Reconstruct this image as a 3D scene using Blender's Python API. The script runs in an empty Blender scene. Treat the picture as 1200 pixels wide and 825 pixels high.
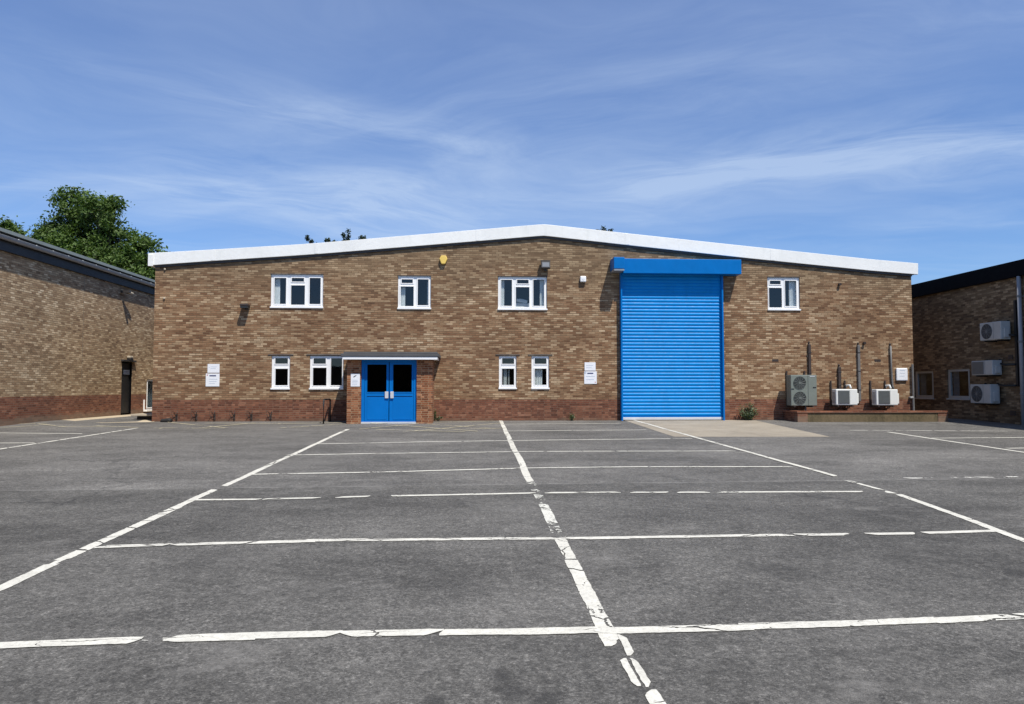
import bpy, bmesh, math, random
from mathutils import Vector, Matrix, noise as mnoise

random.seed(7)
S = bpy.context.scene
C = S.collection

# ------------------------------------------------------------------ camera
FPX = 867.0                       # focal length of the photograph in its own pixels (1200 wide)
CAM = Vector((0.0, 0.0, 1.63))
YAW, PITCH = math.atan(50 / FPX), math.atan(41.5 / FPX)
FWD = Vector((math.sin(YAW) * math.cos(PITCH), math.cos(YAW) * math.cos(PITCH), math.sin(PITCH)))
RGT = Vector((math.cos(YAW), -math.sin(YAW), 0))
UPV = RGT.cross(FWD)
SLOPE = 0.0219                    # the car park climbs gently towards the building

def gz(y):
    return SLOPE * max(-45.0, min(24.45, y))

def ray(px, py):
    return FWD + RGT * ((px - 600) / FPX) + UPV * ((412.5 - py) / FPX)

def onY(px, py, Y):
    r = ray(px, py); t = Y / r.y
    return CAM + r * t

def onX(px, py, X):
    r = ray(px, py); t = X / r.x
    return CAM + r * t

def onG(px, py):
    r = ray(px, py); t = -CAM.z / (r.z - SLOPE * r.y)
    p = CAM + r * t
    return Vector((p.x, p.y, SLOPE * p.y))

cam_d = bpy.data.cameras.new('camera')
cam_d.sensor_width = 36; cam_d.lens = FPX / 1200 * 36
cam_d.clip_start = 0.05; cam_d.clip_end = 3000
cam = bpy.data.objects.new('camera', cam_d); C.objects.link(cam)
cam.matrix_world = Matrix(((RGT.x, UPV.x, -FWD.x, CAM.x), (RGT.y, UPV.y, -FWD.y, CAM.y), (RGT.z, UPV.z, -FWD.z, CAM.z), (0, 0, 0, 1)))
S.camera = cam

# ------------------------------------------------------------------ node helper
class NT:
    def __init__(self, tree):
        self.t = tree
        for n in list(tree.nodes): tree.nodes.remove(n)
    def n(self, typ, **kw):
        x = self.t.nodes.new(typ)
        for k, v in kw.items(): setattr(x, k, v)
        return x
    def put(self, sock, v):
        if isinstance(v, bpy.types.NodeSocket): self.t.links.new(v, sock)
        elif v is not None: sock.default_value = v
    def m(self, op, a, b=None, c=None, clamp=False):
        x = self.n('ShaderNodeMath', operation=op, use_clamp=clamp)
        for i, v in enumerate((a, b, c)):
            if v is not None: self.put(x.inputs[i], v)
        return x.outputs[0]
    def vm(self, op, a, b=None, out=0):
        x = self.n('ShaderNodeVectorMath', operation=op)
        self.put(x.inputs[0], a)
        if b is not None:
            self.put(x.inputs[3 if op == 'SCALE' else 1], b)
        return x.outputs[out]
    def xyz(self, x, y, z):
        c = self.n('ShaderNodeCombineXYZ')
        for i, v in enumerate((x, y, z)): self.put(c.inputs[i], v)
        return c.outputs[0]
    def sep(self, v):
        s = self.n('ShaderNodeSeparateXYZ'); self.put(s.inputs[0], v); return s.outputs
    def noise(self, vec, scale, detail=3, rough=.55, dist=0.0, out=0):
        x = self.n('ShaderNodeTexNoise')
        self.put(x.inputs['Vector'], vec); x.inputs['Scale'].default_value = scale
        x.inputs['Detail'].default_value = detail; x.inputs['Roughness'].default_value = rough
        x.inputs['Distortion'].default_value = dist
        return x.outputs[out]
    def ramp(self, f, stops, interp='LINEAR'):
        r = self.n('ShaderNodeValToRGB'); cr = r.color_ramp; cr.interpolation = interp
        while len(cr.elements) < len(stops): cr.elements.new(.5)
        for e, (p, c) in zip(cr.elements, stops):
            e.position = p
            e.color = (c, c, c, 1) if isinstance(c, (int, float)) else (*c, 1)
        self.put(r.inputs[0], f); return r.outputs[0]
    def smooth(self, v, lo, hi, a=0.0, b=1.0):
        x = self.n('ShaderNodeMapRange', interpolation_type='SMOOTHSTEP')
        self.put(x.inputs[0], v); x.inputs[1].default_value = lo; x.inputs[2].default_value = hi
        x.inputs[3].default_value = a; x.inputs[4].default_value = b
        return x.outputs[0]
    def mix(self, f, a, b, blend='MIX'):
        x = self.n('ShaderNodeMix', data_type='RGBA', blend_type=blend)
        self.put(x.inputs[0], f)
        for s, v in ((x.inputs[6], a), (x.inputs[7], b)):
            self.put(s, (*v, 1) if isinstance(v, tuple) and len(v) == 3 else v)
        return x.outputs[2]
    def bump(self, h, dist, strength=1.0):
        b = self.n('ShaderNodeBump'); self.put(b.inputs['Height'], h)
        b.inputs['Distance'].default_value = dist; b.inputs['Strength'].default_value = strength
        return b.outputs[0]
    def bsdf(self, col, rough=.6, metal=0.0, normal=None, spec=.5, **kw):
        p = self.n('ShaderNodeBsdfPrincipled')
        self.put(p.inputs['Base Color'], (*col, 1) if isinstance(col, tuple) else col)
        self.put(p.inputs['Roughness'], rough); self.put(p.inputs['Metallic'], metal)
        p.inputs['Specular IOR Level'].default_value = spec
        if normal is not None: self.put(p.inputs['Normal'], normal)
        return p.outputs[0]
    def out(self, s):
        o = self.n('ShaderNodeOutputMaterial'); self.t.links.new(s, o.inputs[0])

def newmat(name):
    m = bpy.data.materials.new(name); m.use_nodes = True
    return m, NT(m.node_tree)

def pos(N): return N.n('ShaderNodeNewGeometry').outputs['Position']

def brick(name, stops, mortar, mh=.14, mv=.05, hgt=.068, wid=.215, dirt=None, patch=.3, header=False, gray=None, bumpd=.006, pscale=.55, mvar=.35):
    m, N = newmat(name)
    P = pos(N); x, y, z = N.sep(P)
    wob = N.m('MULTIPLY', N.m('SUBTRACT', N.noise(P, 1.3, 2), .5), .012)
    u = N.m('ADD', x, y); v = N.m('ADD', z, wob)
    rv = N.m('DIVIDE', v, hgt); row = N.m('FLOOR', rv)
    odd = N.m('MODULO', N.m('ABSOLUTE', row), 2.0)
    if header:      # English bond: rows of headers between rows of stretchers
        w = N.m('SUBTRACT', wid, N.m('MULTIPLY', odd, wid * .5))
        fu = N.m('ADD', N.m('DIVIDE', u, w), N.m('MULTIPLY', odd, .25))
    else:
        jit = N.n('ShaderNodeTexWhiteNoise', noise_dimensions='1D'); N.put(jit.inputs['W'], row)
        fu = N.m('ADD', N.m('DIVIDE', u, wid), N.m('ADD', N.m('MULTIPLY', odd, .5), N.m('MULTIPLY', jit.outputs[0], .12)))
    col = N.m('FLOOR', fu)
    fru, frv = N.m('FRACT', fu), N.m('FRACT', rv)
    wn = N.n('ShaderNodeTexWhiteNoise', noise_dimensions='2D'); N.put(wn.inputs['Vector'], N.xyz(col, row, 0))
    r1 = wn.outputs[0]
    r2 = N.sep(wn.outputs[1])[1]
    pn = N.noise(N.xyz(N.m('MULTIPLY', u, .45), v, 3.1), pscale * 2.2, 3, .6)
    f = N.m('ADD', N.m('MULTIPLY', r1, 1 - patch), N.m('MULTIPLY', N.m('SUBTRACT', N.m('MULTIPLY', pn, 1.7), .35), patch), clamp=True)
    c = N.ramp(f, stops)
    inner = N.noise(N.xyz(N.m('MULTIPLY', u, .35), N.m('MULTIPLY', v, 3), r1), 17, 4, .75)
    c = N.mix(1.0, c, N.ramp(inner, [(.25, .62), (.5, 1.0), (.75, 1.40)]), 'MULTIPLY')
    c = N.mix(1.0, c, N.ramp(r2, [(0, .86), (1, 1.12)]), 'MULTIPLY')
    if gray is not None:
        gcol, z0, z1, amt = gray
        gn = N.m('ADD', z, N.m('MULTIPLY', N.m('SUBTRACT', N.noise(N.xyz(N.m('MULTIPLY', u, .5), v, 0), .8, 4, .6), .5), 3.2))
        gm = N.smooth(gn, z0, z1, 0, amt)
        gc = N.mix(1.0, gcol, N.ramp(r1, [(0, .62), (.6, 1.0), (1, 1.35)]), 'MULTIPLY')
        c = N.mix(gm, c, gc)
    em = N.m('MAXIMUM', N.m('LESS_THAN', fru, mv), N.m('LESS_THAN', frv, mh))
    mc = N.mix(1.0, mortar, N.ramp(N.noise(N.xyz(N.m('MULTIPLY', u, .35), v, 5.5), 4.5, 4, .7), [(.3, 1 - .65 * mvar), (.7, 1 + .55 * mvar)]), 'MULTIPLY')
    c = N.mix(em, c, mc)
    # broad weathering
    c = N.mix(1.0, c, N.ramp(N.noise(N.xyz(N.m('MULTIPLY', u, .6), N.m('MULTIPLY', v, .8), 9), .45, 4, .6), [(.3, .84), (.7, 1.12)]), 'MULTIPLY')
    if dirt is not None:
        dcol, zb, h = dirt
        dn = N.m('SUBTRACT', z, N.m('MULTIPLY', N.noise(N.xyz(u, v, 0), 2.3, 4, .65), .35))
        c = N.mix(N.smooth(dn, zb - .15, zb + h - .15, .6, 0), c, dcol)
    hgt_n = N.m('ADD', N.m('MULTIPLY', em, -1.0), N.m('MULTIPLY', inner, .5))
    N.out(N.bsdf(c, .92, normal=N.bump(hgt_n, bumpd, .8), spec=.25))
    return m

def paint(name, col, rough=.4, var=.08, metal=0.0, spec=.5, dirt=None, scale=1.5, bumpd=0.0, grime=.0):
    m, N = newmat(name); P = pos(N)
    f = N.noise(P, scale, 5, .62)
    c = N.mix(1.0, col, N.ramp(f, [(.3, 1 - var), (.7, 1 + var * .6)]), 'MULTIPLY')
    if dirt is not None:
        x, y, z = N.sep(P)
        s = N.noise(N.xyz(N.m('MULTIPLY', x, 3.0), N.m('MULTIPLY', y, 3.0), N.m('MULTIPLY', z, .5)), 1.6, 4, .7)
        c = N.mix(N.smooth(s, .52, .78, 0, grime), c, dirt)
    nr = N.bump(N.noise(P, 9, 3), bumpd) if bumpd else None
    rr = N.m('ADD', N.m('MULTIPLY', N.noise(P, scale * 4, 3), .25), rough - .12)
    N.out(N.bsdf(c, rr, metal, nr, spec))
    return m

# ------------------------------------------------------------------ materials
M = {}
BR_STOPS = [(0, (.09, .047, .027)), (.15, (.155, .078, .042)), (.34, (.222, .122, .066)), (.53, (.280, .170, .096)), (.70, (.345, .232, .139)), (.86, (.455, .332, .212)), (1, (.70, .555, .395))]
M['brick'] = brick('tan_brick', BR_STOPS, (.175, .118, .068), mh=.22, gray=((.24, .175, .106), 4.3, 6.0, .62), patch=.33, mvar=.9)  # mortar darkened for the shade that falls in the recessed joints
M['brick_l'] = brick('pale_tan_brick', [(0, (.15, .092, .055)), (.2, (.26, .165, .095)), (.42, (.37, .25, .147)), (.65, (.48, .345, .21)), (.85, (.66, .51, .335)), (1, (.90, .75, .54))],
                     (.25, .178, .108), mh=.22, patch=.38, mvar=.8)
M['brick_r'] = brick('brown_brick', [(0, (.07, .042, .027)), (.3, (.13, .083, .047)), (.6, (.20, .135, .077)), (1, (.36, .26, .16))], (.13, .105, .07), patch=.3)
RED = [(0, (.085, .034, .021)), (.2, (.135, .050, .030)), (.5, (.178, .070, .040)), (.75, (.218, .091, .052)), (1, (.31, .16, .10))]
M['plinth'] = brick('red_brick_plinth', RED, (.20, .135, .095), header=True, dirt=((.15, .115, .08), .46, .16), patch=.25, mh=.17, mvar=.7)
M['plinth_l'] = brick('red_brick_plinth_side', [(a, tuple(k * 1.12 for k in c)) for a, c in RED], (.22, .15, .11), header=False, dirt=((.22, .17, .12), .60, .16), patch=.3)
M['pillar'] = brick('orange_brick', [(0, (.11, .038, .02)), (.4, (.225, .082, .038)), (.75, (.32, .132, .064)), (1, (.42, .21, .115))], (.40, .29, .18), mh=.15, mv=.06, header=True, patch=.2)
M['white'] = paint('white_upvc', (.86, .86, .85), .35, .03)
M['fascia'] = paint('white_fascia', (.84, .84, .81), .45, .07, scale=.7, bumpd=.004, dirt=(.58, .60, .56), grime=.25)
M['blue'] = paint('blue_door_paint', (.0, .150, .50), .42, .07, spec=.18)
M['blue_sh'] = paint('blue_shutter_paint', (.0, .235, .62), .45, .09, scale=2.5, dirt=(.0, .15, .43), grime=.45, spec=.15)
M['blue_hood'] = paint('blue_hood_paint', (.0, .150, .47), .42, .10, scale=2, spec=.15, dirt=(.0, .11, .36), grime=.3)
M['alu'] = paint('bright_aluminium', (.66, .67, .69), .45, .08, metal=.25)
M['rust'] = paint('rusty_steel', (.075, .055, .045), .6, .3, scale=9)
M['ac_shade_tone'] = paint('ac_white_shade_tone', (.43, .44, .43), .5, .08, scale=4)  # AC white darkened to carry the right building's shade; also its window frames
M['steel'] = paint('galvanised_steel', (.36, .37, .38), .5, .12, metal=.5, scale=6)
M['dark_steel'] = paint('dark_steel', (.045, .04, .038), .55, .2, scale=5)
M['black'] = paint('black_paint', (.012, .012, .013), .5, .15)
M['navy_black'] = paint('black_fascia_paint', (.0022, .0025, .004), .7, .12, spec=.08)
M['grey_fascia'] = paint('slate_grey_fascia', (.032, .034, .04), .6, .1, spec=.25)
M['gutter'] = paint('grey_gutter', (.28, .285, .30), .4, .1, scale=4)
M['roof_l'] = paint('grey_green_roof_sheet', (.24, .27, .25), .6, .12)
M['roof'] = paint('grey_roof_sheet', (.30, .31, .31), .7, .15)
M['ac_white'] = paint('ac_white', (.76, .77, .74), .4, .05, scale=4, dirt=(.5, .49, .44), grime=.3)
M['ac_side'] = paint('ac_shaded_white', (.66, .67, .65), .45, .05)
M['ac_green'] = paint('ac_grey_green', (.18, .205, .18), .5, .08, scale=3)
M['grille'] = paint('grille_grey', (.17, .175, .18), .55, .08, scale=8)
M['fan_dark'] = paint('fan_black', (.03, .032, .033), .5, .1, scale=8)
M['fan_grey'] = paint('fan_grey', (.13, .145, .135), .5, .1, scale=8)
M['trunk_dark'] = paint('dark_trunking', (.045, .032, .028), .6, .2, scale=4)
M['trunk_grey'] = paint('grey_trunking', (.155, .15, .145), .55, .15, scale=4)
M['yellow'] = paint('yellow_plastic', (.80, .56, .13), .45, .05, scale=6)
M['sign'] = paint('white_sign', (.80, .81, .84), .45, .03, scale=5)
M['sign_navy'] = paint('sign_print_navy', (.06, .07, .16), .5, .05)
M['sign_pale'] = paint('sign_print_pale', (.52, .58, .66), .5, .05)
M['sign_red'] = paint('sign_print_red', (.55, .22, .2), .5, .05)
M['lintel'] = paint('weathered_lintel', (.25, .20, .14), .85, .18, scale=5)
M['flash'] = paint('felt_grey', (.085, .085, .088), .7, .2, scale=3)
M['curtain'] = paint('white_curtain', (.82, .84, .83), .9, .12, scale=3)
M['blind_sky_tone'] = paint('grey_blind_and_sky', (.10, .13, .15), .8, .1)  # dull strips behind right panes; in the passage window, imitates reflected sky
M['net'] = paint('net_curtain', (.72, .74, .71), .9, .2, scale=7)
M['inside'] = paint('inside_wall', (.05, .055, .065), .9, .1)
M['conc_step'] = paint('pale_concrete', (.44, .38, .29), .9, .15, scale=4)
M['wood'] = paint('bark', (.08, .06, .045), .9, .25, scale=3)
M['rubber'] = paint('rubber', (.02, .019, .018), .7, .2, scale=7)
M['lens'] = paint('lamp_lens', (.22, .23, .24), .2, .1)

def glass_mat(name, tint, rfac):
    m, N = newmat(name)
    fr = N.n('ShaderNodeFresnel'); fr.inputs[0].default_value = rfac
    nb = N.bump(N.noise(pos(N), 1.1, 2), .002)
    tr = N.n('ShaderNodeBsdfTransparent'); tr.inputs[0].default_value = (*tint, 1)
    gl = N.n('ShaderNodeBsdfGlossy'); gl.inputs['Roughness'].default_value = .02
    N.put(gl.inputs['Normal'], nb)
    mx = N.n('ShaderNodeMixShader'); front = N.m('SUBTRACT', 1.0, N.n('ShaderNodeNewGeometry').outputs['Backfacing'])
    N.put(mx.inputs[0], N.m('MULTIPLY', fr.outputs[0], front))
    N.t.links.new(tr.outputs[0], mx.inputs[1]); N.t.links.new(gl.outputs[0], mx.inputs[2])
    N.out(mx.outputs[0]); return m
M['glass'] = glass_mat('window_glass', (.90, .92, .93), 1.72)
M['glass_dark'] = glass_mat('tinted_door_glass', (.10, .10, .11), 1.36)

def asphalt():
    m, N = newmat('asphalt'); P = pos(N); x, y, z = N.sep(P)
    big = N.noise(P, .22, 5, .6, .3)
    streak = N.noise(N.xyz(N.m('MULTIPLY', x, .35), N.m('MULTIPLY', y, 1.0), 0), .9, 5, .65, .5)
    med = N.noise(P, 2.4, 5, .7)
    fine = N.noise(P, 60, 3, .75)
    agg = N.n('ShaderNodeTexVoronoi'); N.put(agg.inputs['Vector'], P); agg.inputs['Scale'].default_value = 115
    agg2 = N.n('ShaderNodeTexVoronoi'); N.put(agg2.inputs['Vector'], P); agg2.inputs['Scale'].default_value = 38
    seam = N.m('SUBTRACT', y, N.m('ADD', SEAM[0], N.m('MULTIPLY', x, SEAM[1])))
    seamw = N.m('ADD', seam, N.m('MULTIPLY', N.m('SUBTRACT', N.noise(P, 1.7, 3), .5), .10))
    far = N.smooth(seamw, -.05, .05)
    base = N.mix(far, (.106, .1015, .093), (.136, .130, .120))
    c = N.mix(1.0, base, N.ramp(big, [(.3, .80), (.5, 1.0), (.72, 1.22)]), 'MULTIPLY')
    c = N.mix(1.0, c, N.ramp(streak, [(.28, .74), (.5, 1.0), (.74, 1.36)]), 'MULTIPLY')
    c = N.mix(1.0, c, N.ramp(med, [(.28, .84), (.72, 1.18)]), 'MULTIPLY')
    c = N.mix(1.0, c, N.ramp(N.noise(P, 10, 5, .75), [(.28, .74), (.72, 1.26)]), 'MULTIPLY')
    c = N.mix(1.0, c, N.ramp(fine, [(.3, .60), (.5, .99), (.7, 1.42)]), 'MULTIPLY')
    c = N.mix(1.0, c, N.ramp(N.sep(agg.outputs['Color'])[0], [(0, .74), (.7, 1.0), (.95, 1.2), (1, 1.75)]), 'MULTIPLY')
    c = N.mix(1.0, c, N.ramp(N.sep(agg2.outputs['Color'])[1], [(0, .82), (.8, 1.0), (1, 1.35)]), 'MULTIPLY')
    wrm = N.m('ABSOLUTE', N.m('SUBTRACT', N.noise(P, 13, 4, .6, .6), .5))
    c = N.mix(N.m('MULTIPLY', N.smooth(wrm, 0, .03, 1, 0), N.smooth(N.noise(P, 2.2, 4, .7), .42, .62, 0, .6)), c, (.215, .206, .19))
    c = N.mix(1.0, c, N.ramp(N.noise(P, 27, 4, .85), [(.3, .62), (.5, .98), (.72, 1.48)]), 'MULTIPLY')
    c = N.mix(1.0, c, N.ramp(N.noise(N.xyz(N.m('MULTIPLY', x, .6), y, 4), .42, 5, .65, .6), [(.34, .80), (.5, 1.0), (.66, 1.14)]), 'MULTIPLY')
    # pale scuffed patches and dark oil drips
    pale = N.m('MULTIPLY', N.smooth(N.noise(N.xyz(N.m('MULTIPLY', x, .7), y, 0), .9, 7, .74, .9), .50, .72), N.smooth(N.noise(P, 7, 4, .7), .35, .65))
    c = N.mix(N.m('MULTIPLY', pale, .8), c, (.195, .186, .172))
    cr = N.n('ShaderNodeTexVoronoi', feature='DISTANCE_TO_EDGE')
    N.put(cr.inputs['Vector'], N.vm('ADD', P, N.vm('SCALE', N.noise(P, .9, 4, .6, out=1), 1.6))); cr.inputs['Scale'].default_value = .16
    crack = N.m('MULTIPLY', N.smooth(cr.outputs['Distance'], .0, .006, 1, 0), N.smooth(N.noise(P, .25, 2), .5, .62))
    c = N.mix(N.m('MULTIPLY', crack, .55), c, (.03, .03, .03))
    oil = N.smooth(N.noise(P, 1.15, 3, .5), .66, .78)
    c = N.mix(N.m('MULTIPLY', oil, .4), c, (.035, .034, .033))
    for (qx, qy, qr) in STAINS:
        dd = N.vm('LENGTH', N.xyz(N.m('SUBTRACT', x, qx), N.m('MULTIPLY', N.m('SUBTRACT', y, qy), .8), 0), out=1)
        dd = N.m('ADD', dd, N.m('MULTIPLY', N.m('SUBTRACT', N.noise(P, 6, 5, .7), .5), qr * 1.6))
        c = N.mix(N.smooth(dd, qr * .2, qr, .62 if qr < .2 else .26, 0), c, (.028, .027, .026))
    jn = N.smooth(N.m('ABSOLUTE', N.m('SUBTRACT', seamw, .0)), 0.0, .05, 1, 0)
    c = N.mix(N.m('MULTIPLY', jn, N.smooth(N.noise(P, 1.2, 4, .7), .4, .6, .15, .65)), c, (.25, .24, .225))
    h = N.m('ADD', N.m('MULTIPLY', fine, .6), N.m('MULTIPLY', N.m('SUBTRACT', 1.0, agg.outputs['Distance']), .6))
    N.out(N.bsdf(c, .86, normal=N.bump(h, .007, .9), spec=.35))
    return m

def road_paint(name, col, wear, dirtv=.5, comb=(1, 1, 1)):
    """thermoplastic road paint that has cracked and flaked off in places"""
    m, N = newmat(name); P = pos(N)
    warp = N.vm('MULTIPLY', N.vm('ADD', P, N.vm('SCALE', N.noise(P, 3.0, 4, .7, out=1), .16)), comb)
    cr = N.n('ShaderNodeTexVoronoi', feature='DISTANCE_TO_EDGE')
    N.put(cr.inputs['Vector'], warp); cr.inputs['Scale'].default_value = 1.5
    crack = N.m('LESS_THAN', cr.outputs['Distance'], N.smooth(N.noise(P, .9, 2), .44, .64, 0, .04))
    flake = N.m('ADD', N.m('MULTIPLY', N.noise(P, 1.1, 3, .6), .62), N.m('MULTIPLY', N.noise(P, 21, 5, .75), .38))
    gone = N.m('MAXIMUM', crack, N.m('GREATER_THAN', flake, wear))
    c = N.mix(1.0, col, N.ramp(N.noise(P, 9, 5, .7), [(.3, .80), (.65, 1.06)]), 'MULTIPLY')
    c = N.mix(N.smooth(N.noise(P, 45, 4, .7), .48, .70, 0, dirtv), c, (.28, .265, .24))
    b = N.bsdf(c, .7, normal=N.bump(N.noise(P, 40, 4), .004), spec=.3)
    tr = N.n('ShaderNodeBsdfTransparent'); mx = N.n('ShaderNodeMixShader')
    N.put(mx.inputs[0], gone); N.t.links.new(b, mx.inputs[1]); N.t.links.new(tr.outputs[0], mx.inputs[2])
    N.out(mx.outputs[0]); return m

sa, sb = onG(0, 575.0), onG(1200, 560.5)
SEAM = (sa.y - sa.x * (sb.y - sa.y) / (sb.x - sa.x), (sb.y - sa.y) / (sb.x - sa.x))
STAINS = [(onG(a_, b_).x, onG(a_, b_).y, r_) for a_, b_, r_ in ((588, 792, .10), (600, 812, .14), (642, 822, .10), (508, 823, .09), (1194, 672, .16), (540, 690, .5), (905, 668, .35), (745, 514, .3), (250, 655, .45))]
M['asphalt'] = asphalt()
M['line'] = road_paint('white_road_paint', (.66, .64, .565), .605, comb=(.9, 5.0, 1))
M['line_along'] = road_paint('white_road_paint', (.66, .64, .565), .615, comb=(2.2, 1.6, 1))
M['line_worn'] = road_paint('worn_white_road_paint', (.68, .66, .60), .54)
M['line_sparse'] = road_paint('nearly_gone_road_paint', (.66, .65, .58), .475)
M['line_yellow'] = road_paint('faded_yellow_road_paint', (.52, .47, .33), .55, .6)

def concrete(name, a, b):
    m, N = newmat(name); P = pos(N)
    f = N.noise(P, 1.3, 6, .65)
    c = N.mix(N.ramp(f, [(.3, 0.), (.7, 1.)]), a, b)
    c = N.mix(1.0, c, N.ramp(N.noise(P, 30, 4, .7), [(.3, .82), (.7, 1.15)]), 'MULTIPLY')
    st = N.smooth(N.noise(P, .55, 4, .7), .55, .75)
    c = N.mix(N.m('MULTIPLY', st, .45), c, tuple(k * .62 for k in a))
    N.out(N.bsdf(c, .9, normal=N.bump(N.noise(P, 25, 4), .004), spec=.3)); return m
M['apron'] = concrete('sandy_concrete', (.265, .232, .182), (.355, .312, .248))
M['path'] = concrete('pale_path_concrete', (.40, .33, .23), (.55, .47, .34))
M['ground_far'] = concrete('rough_grass', (.05, .07, .025), (.08, .10, .04))

def render_wall():
    m, N = newmat('stained_render'); P = pos(N); x, y, z = N.sep(P)
    s = N.noise(N.xyz(N.m('MULTIPLY', x, 2.2), y, N.m('MULTIPLY', z, .9)), 1.3, 5, .7)
    c = N.ramp(s, [(.25, (.075, .06, .034)), (.45, (.135, .105, .06)), (.6, (.175, .13, .078)), (.8, (.10, .09, .046))])
    c = N.mix(1.0, c, N.ramp(N.noise(P, 24, 4, .7), [(.3, .75), (.7, 1.2)]), 'MULTIPLY')
    N.out(N.bsdf(c, .95, normal=N.bump(N.noise(P, 30, 4), .006), spec=.2)); return m
M['render'] = render_wall()

def leaf_mat(name, a, b):
    m, N = newmat(name)
    inf = N.n('ShaderNodeNewGeometry')
    r = inf.outputs['Random Per Island']
    c = N.mix(r, a, b)
    c = N.mix(1.0, c, N.ramp(N.noise(inf.outputs['Position'], .55, 3), [(.3, .72), (.7, 1.3)]), 'MULTIPLY')
    d = N.bsdf(c, .55, spec=.35)
    t = N.n('ShaderNodeBsdfTranslucent'); N.put(t.inputs[0], N.mix(1.0, c, (1.1, 1.25, .6), 'MULTIPLY'))
    mx = N.n('ShaderNodeMixShader'); mx.inputs[0].default_value = .28
    N.t.links.new(d, mx.inputs[1]); N.t.links.new(t.outputs[0], mx.inputs[2])
    N.out(mx.outputs[0]); return m
M['leaf'] = leaf_mat('broad_leaves', (.042, .080, .014), (.105, .165, .034))
M['leaf_dark'] = leaf_mat('dark_needles', (.018, .035, .022), (.035, .06, .035))
M['weed'] = leaf_mat('weed_leaves', (.07, .10, .05), (.17, .20, .12))

# ------------------------------------------------------------------ object helpers
def tag(o, label=None, cat=None, group=None, kind=None):
    if label: o['label'] = label
    if cat: o['category'] = cat
    if group: o['group'] = group
    if kind: o['kind'] = kind
    return o

def thing(name, loc, label, cat, group=None):
    o = bpy.data.objects.new(name, None); C.objects.link(o)
    o.location = Vector(loc); o.empty_display_size = .2
    return tag(o, label, cat, group)

def root_of(o):
    p = Vector((0, 0, 0))
    while o is not None:
        p += o.location; o = o.parent
    return p

def copy_tree(o, parent=None):
    c = o.copy(); C.objects.link(c); c.parent = parent
    for ch in list(o.children): copy_tree(ch, c)
    return c

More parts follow.
